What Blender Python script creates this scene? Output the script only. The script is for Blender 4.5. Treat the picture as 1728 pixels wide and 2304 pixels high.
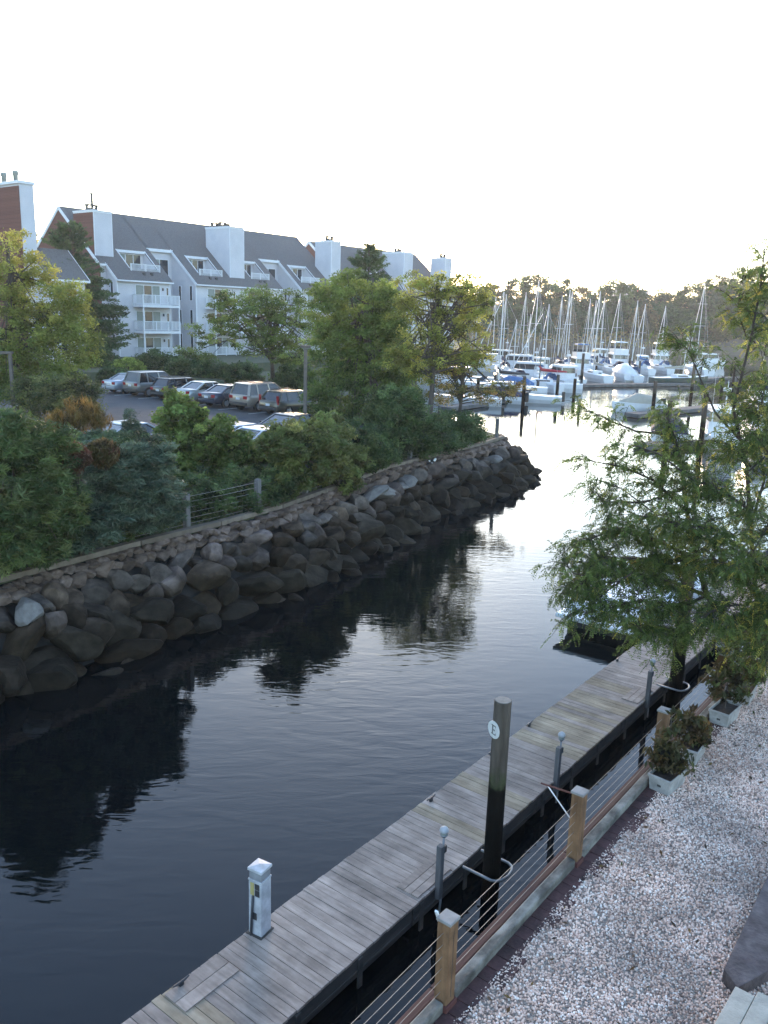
import bpy, bmesh, math, random
import numpy as np
from mathutils import Vector, Matrix
random.seed(7); rng = np.random.default_rng(7)
for o in list(bpy.data.objects): bpy.data.objects.remove(o)
SC = bpy.context.scene; COL = SC.collection
R = math.radians
# ---------------- camera ----------------
FPX, CX, CY, ROLL, CZ = 1880.0, 864.0, 1152.0, R(1.8), 8.5
PITCH = math.atan((CY - 708.0) * math.cos(ROLL) / FPX)
FW = Vector((0, math.cos(PITCH), -math.sin(PITCH))); R0 = Vector((1, 0, 0)); U0 = R0.cross(FW)
rv = R0 * math.cos(ROLL) + U0 * math.sin(ROLL); uv = -R0 * math.sin(ROLL) + U0 * math.cos(ROLL)
cam = bpy.data.cameras.new('camera'); camo = bpy.data.objects.new('camera', cam); COL.objects.link(camo)
cam.sensor_fit = 'VERTICAL'; cam.sensor_height = 36; cam.lens = 36 * FPX / 2304; cam.clip_end = 9000; cam.clip_start = .05
camo.matrix_world = Matrix(((rv.x, uv.x, -FW.x, 0), (rv.y, uv.y, -FW.y, 0), (rv.z, uv.z, -FW.z, CZ), (0, 0, 0, 1)))
SC.camera = camo
# ---------------- sky, sun, exposure ----------------
SUN_EL, SUN_AZ = R(8.0), R(-4.0)          # sun low behind the condominiums, azimuth measured from +Y towards +X
w = bpy.data.worlds.new('World'); SC.world = w; w.use_nodes = True
nt = w.node_tree; sky = nt.nodes.new('ShaderNodeTexSky'); sky.sky_type = 'NISHITA'; sky.sun_disc = False
sky.sun_elevation = SUN_EL; sky.sun_rotation = SUN_AZ; sky.altitude = 0; sky.air_density = 1.0; sky.dust_density = .6; sky.ozone_density = 2.5
bg = nt.nodes['Background']; bg.inputs[1].default_value = .15
hsv = nt.nodes.new('ShaderNodeHueSaturation'); hsv.inputs['Saturation'].default_value = .9; hsv.inputs['Hue'].default_value = .504
nt.links.new(sky.outputs[0], hsv.inputs['Color']); nt.links.new(hsv.outputs[0], bg.inputs[0])
sl = bpy.data.lights.new('sun', 'SUN'); sl.energy = 1.5; sl.angle = R(18.0); sl.color = (1, .74, .50)
so = bpy.data.objects.new('sun', sl); COL.objects.link(so)
sd = Vector((math.sin(SUN_AZ) * math.cos(SUN_EL), math.cos(SUN_AZ) * math.cos(SUN_EL), math.sin(SUN_EL)))
so.rotation_euler = sd.to_track_quat('Z', 'Y').to_euler(); so.location = (0, 0, 60)
vs = SC.view_settings; vs.view_transform = 'Standard'; vs.look = 'None'; vs.exposure = 2.65; vs.gamma = 1; vs.use_curve_mapping = False
SC.render.engine = 'CYCLES'; SC.cycles.max_bounces = 8; SC.cycles.transparent_max_bounces = 8
SC.render.resolution_x = 768; SC.render.resolution_y = 1024

# ---------------- pixel -> place ----------------
def ray(x, y):
    u, v = x - CX, y - CY; cr, sr = math.cos(ROLL), math.sin(ROLL)
    return FW * FPX + R0 * (u * cr + v * sr) + U0 * (u * sr - v * cr)
def onz(x, y, z):
    r = ray(x, y); t = (z - CZ) / r.z; return Vector((r.x * t, r.y * t, z))
def ond(x, y, Y):
    r = ray(x, y); t = Y / r.y; return Vector((r.x * t, Y, CZ + r.z * t))
A = math.atan2(.791, .612)          # canal direction
SX, SY = math.cos(A), math.sin(A)
def C(s, t, z=0.0): return Vector((s * SX - t * SY, s * SY + t * SX, z))
def toC(p): return (p.x * SX + p.y * SY, -p.x * SY + p.y * SX)

# ---------------- mesh building ----------------
class M:
    def __init__(s): s.v = []; s.f = []
    def add(s, vs, fs):
        b = len(s.v); s.v += [tuple(p) for p in vs]; s.f += [tuple(i + b for i in f) for f in fs]; return s
    def obox(s, c, ax, ay, az):
        c, ax, ay, az = Vector(c), Vector(ax), Vector(ay), Vector(az)
        vs = [c + ax * i + ay * j + az * k for k in (-.5, .5) for j in (-.5, .5) for i in (-.5, .5)]
        return s.add(vs, [(0, 2, 3, 1), (4, 5, 7, 6), (0, 1, 5, 4), (2, 6, 7, 3), (0, 4, 6, 2), (1, 3, 7, 5)])
    def box(s, x0, x1, y0, y1, z0, z1):
        return s.obox(((x0 + x1) / 2, (y0 + y1) / 2, (z0 + z1) / 2), (x1 - x0, 0, 0), (0, y1 - y0, 0), (0, 0, z1 - z0))
    def bar(s, p0, p1, wd, ht, up=(0, 0, 1)):
        p0, p1 = Vector(p0), Vector(p1); d = p1 - p0
        sd = d.cross(Vector(up))
        if sd.length < 1e-6: sd = d.cross(Vector((1, 0, 0)))
        sd.normalize(); u2 = sd.cross(d).normalized()
        return s.obox((p0 + p1) / 2, d, sd * wd, u2 * ht)
    def tube(s, pts, rad, n=8, cap=True):
        pts = [Vector(p) for p in pts]
        if not hasattr(rad, '__len__'): rad = [rad] * len(pts)
        b = len(s.v); prev = None
        for i, p in enumerate(pts):
            d = (pts[min(i + 1, len(pts) - 1)] - pts[max(i - 1, 0)]).normalized()
            if prev is None: a = d.orthogonal().normalized()
            else:
                a = prev - d * prev.dot(d); a = a.normalized() if a.length > 1e-6 else d.orthogonal().normalized()
            prev = a; bb = d.cross(a)
            for k in range(n):
                q = 2 * math.pi * k / n; s.v.append(tuple(p + (a * math.cos(q) + bb * math.sin(q)) * rad[i]))
        for i in range(len(pts) - 1):
            for k in range(n):
                k2 = (k + 1) % n; s.f.append((b + i * n + k, b + i * n + k2, b + (i + 1) * n + k2, b + (i + 1) * n + k))
        if cap:
            s.f.append(tuple(b + k for k in range(n))[::-1]); e = b + (len(pts) - 1) * n; s.f.append(tuple(e + k for k in range(n)))
        return s
    def loft(s, rings, closed=True, cap=True):
        b = len(s.v); n = len(rings[0])
        for r in rings: s.v += [tuple(p) for p in r]
        for i in range(len(rings) - 1):
            for k in range(n if closed else n - 1):
                k2 = (k + 1) % n; s.f.append((b + i * n + k, b + i * n + k2, b + (i + 1) * n + k2, b + (i + 1) * n + k))
        if cap:
            s.f.append(tuple(b + k for k in range(n))[::-1]); e = b + (len(rings) - 1) * n; s.f.append(tuple(e + k for k in range(n)))
        return s
    def prism(s, poly, z0, z1):
        return s.loft([[(x, y, z0) for x, y in poly], [(x, y, z1) for x, y in poly]])
    def prism_x(s, poly, x0, x1):      # poly in (y,z)
        return s.loft([[(x0, y, z) for y, z in poly], [(x1, y, z) for y, z in poly]])
    def build(s, name, mt, parent=None, smooth=False, bevel=0, fix=True):
        me = bpy.data.meshes.new(name); me.from_pydata(s.v, [], s.f)
        if fix:
            bm = bmesh.new(); bm.from_mesh(me); bmesh.ops.recalc_face_normals(bm, faces=bm.faces); bm.to_mesh(me); bm.free()
        return mkobj(name, me, mt, parent, smooth, bevel)
def mkobj(name, me, mt, parent=None, smooth=False, bevel=0):
    if mt: me.materials.append(mt)
    o = bpy.data.objects.new(name, me); COL.objects.link(o)
    if parent: o.parent = parent
    if smooth: me.polygons.foreach_set('use_smooth', [True] * len(me.polygons))
    if bevel:
        b = o.modifiers.new('bevel', 'BEVEL'); b.width = bevel; b.segments = 2; b.limit_method = 'ANGLE'
    return o
def tag(o, label=None, cat=None, group=None, kind=None):
    if label: o['label'] = label
    if cat: o['category'] = cat
    if group: o['group'] = group
    if kind: o['kind'] = kind
    return o
def empty(name, loc=(0, 0, 0), rz=0, label=None, cat=None, group=None):
    o = bpy.data.objects.new(name, None); COL.objects.link(o); o.location = loc; o.rotation_euler = (0, 0, rz); o.empty_display_size = .2
    return tag(o, label, cat, group)
def inst(src, parent=None, loc=None, rot=None, scale=None):
    o = src.copy(); COL.objects.link(o)
    if parent: o.parent = parent
    if loc is not None: o.location = loc
    if rot is not None: o.rotation_euler = rot
    if scale is not None: o.scale = scale
    return o
def copy_tree(o, parent=None):
    c = o.copy(); COL.objects.link(c); c.parent = parent
    for ch in o.children: copy_tree(ch, c)
    return c
def fastmesh(name, V, F, cols=None):      # V (n,3), F (m,4) quads, cols (n,3)
    me = bpy.data.meshes.new(name); n, m = len(V), len(F)
    me.vertices.add(n); me.vertices.foreach_set('co', np.asarray(V, np.float32).ravel())
    me.loops.add(m * 4); me.loops.foreach_set('vertex_index', np.asarray(F, np.int32).ravel())
    me.polygons.add(m); me.polygons.foreach_set('loop_start', np.arange(0, m * 4, 4, dtype=np.int32)); me.polygons.foreach_set('loop_total', np.full(m, 4, np.int32))
    me.update(calc_edges=True)
    if cols is not None:
        at = me.color_attributes.new('Col', 'FLOAT_COLOR', 'POINT')
        at.data.foreach_set('color', np.concatenate([cols, np.ones((n, 1))], 1).astype(np.float32).ravel())
    return me

# ---------------- materials ----------------
MATS = {}
def nodes(name):
    m = bpy.data.materials.new(name); m.use_nodes = True; MATS[name] = m
    return m, m.node_tree, m.node_tree.nodes['Principled BSDF']
def pm(name, c1, c2=None, scale=5, rough=.7, bump=0, bscale=None, rand=0, stretch=(1, 1, 1), metal=0, spec=.5, contrast=.2, detail=6, coord='Object', coat=0, stain=0, sscale=.9):
    m, t, p = nodes(name); N = t.nodes.new; L = t.links.new
    p.inputs['Roughness'].default_value = rough; p.inputs['Metallic'].default_value = metal; p.inputs['Specular IOR Level'].default_value = spec
    p.inputs['Coat Weight'].default_value = coat
    c2 = c2 or c1
    tc = N('ShaderNodeTexCoord'); mp = N('ShaderNodeMapping'); mp.inputs['Scale'].default_value = stretch
    oi = N('ShaderNodeObjectInfo'); ad = N('ShaderNodeVectorMath'); ad.operation = 'ADD'
    ml = N('ShaderNodeMath'); ml.operation = 'MULTIPLY'; ml.inputs[1].default_value = 57.0; L(oi.outputs['Random'], ml.inputs[0])
    L(tc.outputs[coord], mp.inputs[0]); L(mp.outputs[0], ad.inputs[0]); L(ml.outputs[0], ad.inputs[1])
    nz = N('ShaderNodeTexNoise'); nz.inputs['Scale'].default_value = scale; nz.inputs['Detail'].default_value = detail; L(ad.outputs[0], nz.inputs['Vector'])
    rp = N('ShaderNodeValToRGB'); rp.color_ramp.elements[0].position = .5 - contrast; rp.color_ramp.elements[1].position = .5 + contrast
    rp.color_ramp.elements[0].color = (*c1, 1); rp.color_ramp.elements[1].color = (*c2, 1); L(nz.outputs[0], rp.inputs[0])
    out = rp.outputs[0]
    if rand:
        hs = N('ShaderNodeHueSaturation'); mr = N('ShaderNodeMapRange'); mr.inputs[3].default_value = 1 - rand; mr.inputs[4].default_value = 1 + rand
        L(oi.outputs['Random'], mr.inputs[0]); L(mr.outputs[0], hs.inputs['Value']); L(out, hs.inputs['Color']); out = hs.outputs[0]
    if stain:     # blotches of wear and damp that run across neighbouring pieces
        ge = N('ShaderNodeNewGeometry'); ns = N('ShaderNodeTexNoise'); ns.inputs['Scale'].default_value = sscale; ns.inputs['Detail'].default_value = 7; ns.inputs['Roughness'].default_value = .65; L(ge.outputs['Position'], ns.inputs['Vector'])
        ms = N('ShaderNodeMapRange'); ms.inputs[1].default_value = .35; ms.inputs[2].default_value = .62; ms.inputs[3].default_value = 1 - stain; ms.inputs[4].default_value = 1 + stain * .25; L(ns.outputs[0], ms.inputs[0])
        vm = N('ShaderNodeVectorMath'); vm.operation = 'SCALE'; L(out, vm.inputs[0]); L(ms.outputs[0], vm.inputs['Scale']); out = vm.outputs[0]
    L(out, p.inputs['Base Color'])
    if bump:
        n2 = N('ShaderNodeTexNoise'); n2.inputs['Scale'].default_value = bscale or scale * 3; n2.inputs['Detail'].default_value = 8; L(ad.outputs[0], n2.inputs['Vector'])
        bp = N('ShaderNodeBump'); bp.inputs['Strength'].default_value = bump; bp.inputs['Distance'].default_value = .03
        L(n2.outputs[0], bp.inputs['Height']); L(bp.outputs[0], p.inputs['Normal'])
    return m
def leafmat(name, trans=.3, rough=.55):
    m, t, p = nodes(name); N = t.nodes.new; L = t.links.new
    a = N('ShaderNodeAttribute'); a.attribute_name = 'Col'; L(a.outputs['Color'], p.inputs['Base Color']); p.inputs['Roughness'].default_value = rough
    p.inputs['Specular IOR Level'].default_value = .3
    tr = N('ShaderNodeBsdfTranslucent'); L(a.outputs['Color'], tr.inputs[0]); mx = N('ShaderNodeMixShader'); mx.inputs[0].default_value = trans
    L(p.outputs[0], mx.inputs[1]); L(tr.outputs[0], mx.inputs[2]); L(mx.outputs[0], t.nodes['Material Output'].inputs[0])
    return m
def emit(name, c, st):
    m, t, p = nodes(name); p.inputs['Emission Color'].default_value = (*c, 1); p.inputs['Emission Strength'].default_value = st; p.inputs['Base Color'].default_value = (*c, 1); return m

WHITE = pm('white_paint', (.74, .75, .77), (.66, .67, .70), 3, .55)
SIDING = None
def clap(name, c1, c2, pitch=.16):
    m, t, p = nodes(name); N = t.nodes.new; L = t.links.new
    tc = N('ShaderNodeTexCoord'); sx = N('ShaderNodeSeparateXYZ'); L(tc.outputs['Object'], sx.inputs[0])
    fr = N('ShaderNodeMath'); fr.operation = 'DIVIDE'; fr.inputs[1].default_value = pitch; L(sx.outputs[2], fr.inputs[0])
    f2 = N('ShaderNodeMath'); f2.operation = 'FRACT'; L(fr.outputs[0], f2.inputs[0])
    nz = N('ShaderNodeTexNoise'); nz.inputs['Scale'].default_value = .7; nz.inputs['Detail'].default_value = 5; L(tc.outputs['Object'], nz.inputs[0])
    rp = N('ShaderNodeValToRGB'); rp.color_ramp.elements[0].color = (*c1, 1); rp.color_ramp.elements[1].color = (*c2, 1); rp.color_ramp.elements[0].position = .35; rp.color_ramp.elements[1].position = .65
    L(nz.outputs[0], rp.inputs[0]); L(rp.outputs[0], p.inputs['Base Color']); p.inputs['Roughness'].default_value = .6
    bp = N('ShaderNodeBump'); bp.inputs['Strength'].default_value = .8; bp.inputs['Distance'].default_value = .03; bp.invert = True; L(f2.outputs[0], bp.inputs['Height']); L(bp.outputs[0], p.inputs['Normal'])
    return m
SIDING = clap('blue_grey_siding', (.53, .525, .55), (.59, .58, .60))
def brickmat(name, c1, c2, mo, scale=1.0):
    m, t, p = nodes(name); N = t.nodes.new; L = t.links.new
    tc = N('ShaderNodeTexCoord'); mp = N('ShaderNodeMapping'); mp.inputs['Rotation'].default_value = (R(90), 0, R(90)); L(tc.outputs['Object'], mp.inputs[0])
    b = N('ShaderNodeTexBrick'); b.inputs['Color1'].default_value = (*c1, 1); b.inputs['Color2'].default_value = (*c2, 1); b.inputs['Mortar'].default_value = (*mo, 1)
    b.inputs['Scale'].default_value = 4.0 * scale; b.inputs['Mortar Size'].default_value = .012; L(mp.outputs[0], b.inputs[0]); L(b.outputs[0], p.inputs['Base Color']); p.inputs['Roughness'].default_value = 1.05
    bp = N('ShaderNodeBump'); bp.inputs['Strength'].default_value = .4; bp.invert = True; L(b.outputs['Fac'], bp.inputs['Height']); L(bp.outputs[0], p.inputs['Normal'])
    return m
BRICK = brickmat('red_brick', (.17, .07, .05), (.13, .052, .04), (.22, .18, .16))
SHINGLE = pm('roof_shingle', (.10, .092, .088), (.155, .145, .14), 7, .9, .5, 22, detail=9)
GLASSW = pm('window_glass', (.035, .04, .05), (.02, .025, .03), 1.5, .06, spec=.8)
CURTAIN = pm('curtained_glass', (.30, .32, .28), (.20, .22, .20), 4, .5, spec=.2, stretch=(6, 6, .3))
DARKM = pm('dark_metal', (.03, .03, .035), (.05, .05, .05), 4, .5)
ASPHALT = pm('asphalt', (.055, .056, .062), (.075, .076, .08), 1.2, .9, .3, 60, detail=10)
LINE = pm('line_paint', (.62, .62, .60), (.42, .42, .42), 4, .8)
SOIL = pm('soil', (.045, .035, .025), (.085, .07, .05), 2.5, .95, .5, 20)
GRASSY = pm('grass_ground', (.05, .065, .03), (.09, .085, .04), 3, .95, .6, 30)
BARK = pm('bark', (.055, .042, .035), (.11, .09, .075), 8, .9, .7, 25, stretch=(1, 1, .25))
LEAF = leafmat('leaves', .5); NEEDLE = leafmat('needles', .3, .6)
# ================= water and land =================
def water_mat():
    m, t, p = nodes('water'); N = t.nodes.new; L = t.links.new
    p.inputs['Base Color'].default_value = (.0025, .004, .005, 1); p.inputs['Roughness'].default_value = .03; p.inputs['IOR'].default_value = 1.333
    tc = N('ShaderNodeTexCoord'); mp = N('ShaderNodeMapping'); mp.inputs['Rotation'].default_value = (0, 0, R(-12)); mp.inputs['Scale'].default_value = (.36, 1, 1); L(tc.outputs['Object'], mp.inputs[0])
    n1 = N('ShaderNodeTexNoise'); n1.inputs['Scale'].default_value = 3.2; n1.inputs['Detail'].default_value = 2.0; n1.inputs['Distortion'].default_value = .6; L(mp.outputs[0], n1.inputs[0])
    n2 = N('ShaderNodeTexNoise'); n2.inputs['Scale'].default_value = 9.0; n2.inputs['Detail'].default_value = 3; L(mp.outputs[0], n2.inputs[0])
    n3 = N('ShaderNodeTexNoise'); n3.inputs['Scale'].default_value = .10; n3.inputs['Detail'].default_value = 2; L(tc.outputs['Object'], n3.inputs[0])
    mr = N('ShaderNodeMapRange'); mr.inputs[1].default_value = .38; mr.inputs[2].default_value = .62; mr.inputs[3].default_value = .25; mr.inputs[4].default_value = 1.0; L(n3.outputs[0], mr.inputs[0])
    ad = N('ShaderNodeMath'); ad.operation = 'MULTIPLY_ADD'; ad.inputs[1].default_value = .16; L(n2.outputs[0], ad.inputs[0]); L(n1.outputs[0], ad.inputs[2])
    ml = N('ShaderNodeMath'); ml.operation = 'MULTIPLY'; L(ad.outputs[0], ml.inputs[0]); L(mr.outputs[0], ml.inputs[1])
    bp = N('ShaderNodeBump'); bp.inputs['Strength'].default_value = 1.0; bp.inputs['Distance'].default_value = .0095; L(ml.outputs[0], bp.inputs['Height']); L(bp.outputs[0], p.inputs['Normal'])
    return m
WATER = water_mat()
wm = M(); wm.add([(-900, -120, 0), (1100, -120, 0), (1100, 1000, 0), (-900, 1000, 0)], [(0, 1, 2, 3)])
tag(wm.build('water', WATER), kind='structure')

WP = [(-17.5, 6.6), (-13.5, 12.6), (-8.91, 19.17), (-7.27, 21.85), (-4.06, 26.35), (-1.9, 31.0), (.08, 35.69), (6.2, 45.3), (6.5, 46.4), (5.2, 49.5), (3.0, 58), (0, 72)]
LZ = 2.12
land = WP + [(2, 95), (9, 125), (16, 160), (20, 180), (24, 258), (-400, 258), (-400, 6.6)]
lm = M(); lm.prism(land, -1.5, LZ); tag(lm.build('peninsula_ground', GRASSY), kind='structure')
# parking lot sheet (canal frame: s along the canal, t across)
lot = [C(20.5, 31), C(41.2, 30.5), C(41.2, 62), C(24.0, 72), C(17, 60), C(16, 38)]
pl = M(); pl.prism([(p.x, p.y) for p in lot], LZ - .02, LZ + .06)
lot_o = tag(pl.build('parking_lot', ASPHALT), kind='structure')
for i in range(9):
    t = 37.5 - 1.42 + 2.83 * i
    M().box(-2.5, 2.5, -.05, .05, 0, .004).build('bay_line', LINE, lot_o)
    o = lot_o.children[-1]; o.location = C(38.6, t, LZ + .064); o.rotation_euler = (0, 0, A)
# raised bank the condominiums stand on
bk = [C(44, 50), C(60, 66), C(130, 79), C(137, 95), C(137, 190), C(30, 190), C(30, 66), C(44, 62)]
def inset(poly, f, c): return [c + (p - c) * f for p in poly]
cb = sum(bk, Vector()) / 8
M().loft([[(p.x, p.y, LZ - .05) for p in bk], [(p.x, p.y, 3.0) for p in inset(bk, .985, cb)]]).build('planted_bank', GRASSY)
tag(bpy.data.objects['planted_bank'], kind='structure')
# far shore
FARSOIL = pm('far_bank', (.10, .075, .045), (.16, .115, .07), .25, .95)
fs = M(); xs = np.linspace(-700, 900, 60)
ring = []
for x in xs:
    j = 4 * math.sin(x * .05) + 3 * math.sin(x * .021 + 1)
    b = 256 + j + max(0, x - 150) * .1
    ring.append([(x, b, -.6), (x, b + 1.5, .7), (x, b + 9, 3.0), (x, b + 18, 5.5), (x, b + 120, 9), (x, 960, 14)])
fs.loft(ring, closed=False, cap=False); tag(fs.build('far_shore', FARSOIL, smooth=True), kind='structure')

# ================= rock-armoured seawall on the far side of the canal =================
def rockmat(name, c1, c2, tide=True):
    m = pm(name, c1, c2, 3.0, .85, 1.0, 7, rand=.42, detail=9, stain=.35, sscale=2.5, spec=.12); t = m.node_tree; p = t.nodes['Principled BSDF']; N = t.nodes.new; L = t.links.new
    if tide:    # weed and wet stain left below the high-tide mark
        ge = N('ShaderNodeNewGeometry'); sp = N('ShaderNodeSeparateXYZ'); L(ge.outputs['Position'], sp.inputs[0])
        nz = N('ShaderNodeTexNoise'); nz.inputs['Scale'].default_value = 1.3; L(ge.outputs['Position'], nz.inputs[0])
        ma = N('ShaderNodeMath'); ma.operation = 'MULTIPLY_ADD'; ma.inputs[1].default_value = -.9; L(nz.outputs[0], ma.inputs[0]); L(sp.outputs[2], ma.inputs[2])
        mr = N('ShaderNodeMapRange'); mr.inputs[1].default_value = .5; mr.inputs[2].default_value = 1.15; L(ma.outputs[0], mr.inputs[0])
        mx = N('ShaderNodeMix'); mx.data_type = 'RGBA'; old = p.inputs['Base Color'].links[0].from_socket
        mm = N('ShaderNodeMix'); mm.data_type = 'RGBA'; mm.blend_type = 'MULTIPLY'; mm.inputs[0].default_value = 1; L(old, mm.inputs[6]); mm.inputs[7].default_value = (.27, .26, .21, 1)
        L(mr.outputs[0], mx.inputs[0]); L(mm.outputs[2], mx.inputs[6]); L(old, mx.inputs[7]); L(mx.outputs[2], p.inputs['Base Color'])
    return m
ROCK = rockmat('boulder_granite', (.066, .053, .044), (.14, .116, .10)); STONE = rockmat('wall_stone', (.105, .074, .058), (.20, .15, .122), False)
PALEROCK = pm('pale_granite', (.13, .118, .108), (.22, .205, .19), 4, .85, .8, 9, spec=.15)
ROCKF = pm('rock_gap', (.012, .012, .012), (.03, .028, .025), 3, .95)
def rock_mesh(k, sub=2, cuts=11, seed=0):
    r = random.Random(seed); bm = bmesh.new(); bmesh.ops.create_icosphere(bm, subdivisions=sub, radius=1)
    ns = [Vector((r.gauss(0, 1), r.gauss(0, 1), r.gauss(0, 1))).normalized() for _ in range(cuts)]; ds = [r.uniform(.52, .84) for _ in range(cuts)]
    for v in bm.verts:
        p = v.co.copy()
        for n, d in zip(ns, ds):
            e = p.dot(n) - d
            if e > 0: p = p - n * e
        v.co = p * .66
    me = bpy.data.meshes.new(k); bm.to_mesh(me); bm.free(); me.polygons.foreach_set('use_smooth', [True] * len(me.polygons)); me.set_sharp_from_angle(angle=R(17)); return me
RM = [rock_mesh('boulder', 3, 13, i) for i in range(12)]; SM = [rock_mesh('stone', 2, 14, 50 + i) for i in range(8)]
ROCKB = rockmat('boulder_brown', (.07, .05, .036), (.15, .11, .082)); ROCKP = rockmat('boulder_pink', (.085, .064, .055), (.18, .14, .122))
for i, me in enumerate(RM): me.materials.append((ROCK, ROCKB, ROCK, ROCKP)[i % 4])
for me in SM: me.materials.append(STONE)
PM = RM[6].copy(); PM.materials.clear(); PM.materials.append(PALEROCK)
class Path:
    def __init__(s, pts):
        s.p = [Vector((x, y)) for x, y in pts]; s.l = [0]
        for a, b in zip(s.p, s.p[1:]): s.l.append(s.l[-1] + (b - a).length)
    def at(s, d):
        d = max(0, min(d, s.l[-1] - 1e-4)); i = max(k for k in range(len(s.l) - 1) if s.l[k] <= d)
        f = (d - s.l[i]) / (s.l[i + 1] - s.l[i]); a, b = s.p[i], s.p[i + 1]
        def nrm(j): e = s.p[min(j + 1, len(s.p) - 1)] - s.p[max(j - 1, 0)]; e.normalize(); return Vector((e.y, -e.x))
        n = (nrm(i) * (1 - f) + nrm(i + 1) * f).normalized(); return a + (b - a) * f, n
WPATH = Path(WP); WTIP = WPATH.l[8]
sw = empty('rock_seawall', (0, 0, 0), 0, 'grey boulder riprap seawall with timber cap below the shrubs', 'seawall')
prof = [(-.1, 2.02), (.12, 1.9), (.25, 1.45), (.75, 1.0), (1.2, .5), (1.7, 0), (2.6, -.9)]
rg = []
for i in range(90):
    p, n = WPATH.at(i / 89 * WPATH.l[-1]); rg.append([(p.x + n.x * o, p.y + n.y * o, z) for o, z in prof])
M().loft(rg, closed=False, cap=False).build('backing', ROCKF, sw)
d0, d1 = WPATH.l[0] + 1.0, WPATH.l[9] + .5
rows = [(1.34, .55, .98), (.90, .92, 1.15), (.46, 1.30, 1.25), (.02, 1.66, 1.32), (-.36, 2.0, 1.32)]
nb = 0
for zc, off, sz in rows:
    d = d0 + random.uniform(0, .5)
    while d < d1:
        ln = random.choice((.55, .7, .8, .95, 1.15, 1.5)) * random.uniform(.85, 1.2) * sz * .95
        p, n = WPATH.at(d + ln / 2); h = random.uniform(.42, .72) * sz
        o = bpy.data.objects.new('boulder', PM if zc > 1 and random.random() < .09 else random.choice(RM)); COL.objects.link(o); o.parent = sw
        oo = off + .08 + random.uniform(-.2, .2); o.location = (p.x + n.x * oo, p.y + n.y * oo, zc + random.uniform(-.16, .16))
        o.scale = (ln * .90, random.uniform(.68, .95) * sz, h * 1.0)
        o.rotation_euler = (random.uniform(-.45, .45), random.uniform(-.45, .45), math.atan2(n.x, -n.y) + random.uniform(-.5, .5)); nb += 1
        d += ln * .80
for zc, off, sc in ((1.70, .26, 1.15), (1.92, .14, .85)):
    d = d0
    while d < d1 - 2:
        ln = random.uniform(.25, .6) * sc; p, n = WPATH.at(d + ln / 2)
        o = bpy.data.objects.new('stone', random.choice(SM)); COL.objects.link(o); o.parent = sw
        oo = off + random.uniform(-.05, .08); o.location = (p.x + n.x * oo, p.y + n.y * oo, zc + random.uniform(-.05, .04)); o.scale = (ln, .42, random.uniform(.24, .36) * sc)
        o.rotation_euler = (random.uniform(-.2, .2), random.uniform(-.25, .25), math.atan2(n.x, -n.y) + random.uniform(-.2, .2)); d += ln * .88
CAPW = pm('cap_timber', (.13, .10, .075), (.21, .17, .13), 4, .9, .4, 18, rand=.2, stretch=(1, 1, 1))
d = d0 - 3
while d < WPATH.l[8] + .3:
    d2 = min(d + 3.0, WPATH.l[8] + .5); a, n = WPATH.at(d + .01); b, n2 = WPATH.at(d2 - .02)
    M().bar((a.x + n.x * .05, a.y + n.y * .05, 2.12), (b.x + n2.x * .05, b.y + n2.y * .05, 2.12), .22, .14).build('cap_timber', CAPW, sw); d = d2 + .015
# wire fence standing on the seawall
GREYW = pm('grey_weathered_post', (.10, .095, .09), (.18, .17, .165), 6, .9, .5, 20, stretch=(1, 1, .2), rand=.15)
WIRE = pm('wire', (.32, .32, .33), (.25, .25, .25), 3, .45, metal=.6)
wf = empty('wire_fence', (0, 0, 0), 0, 'grey post and wire fence along the rock seawall under the shrubs', 'fence')
fd = [WPATH.l[4] + k * 3.05 + .2 for k in range(-8, 9)]; prevp = None
fd = [q for q in fd if q < WPATH.l[8]]
for q in fd:
    p, n = WPATH.at(q); p = p - n * .18
    fp = M().box(-.08, .08, -.08, .08, 0, 1.12); fp.add([(-.08, -.08, 1.12), (.08, -.08, 1.12), (.08, .08, 1.12), (-.08, .08, 1.12), (0, 0, 1.17)], [(0, 1, 4), (1, 2, 4), (2, 3, 4), (3, 0, 4)])
    o = fp.build('post', GREYW, wf); o.location = (p.x, p.y, 2.05); o.rotation_euler = (0, 0, math.atan2(n.x, -n.y))
    if prevp:
        for k in range(6):
            z = 2.05 + .2 + k * .165; M().tube([(prevp.x, prevp.y, z), ((prevp.x + p.x) / 2, (prevp.y + p.y) / 2, z - .012), (p.x, p.y, z)], .006, 5).build('wire', WIRE, wf)
    prevp = p

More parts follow.
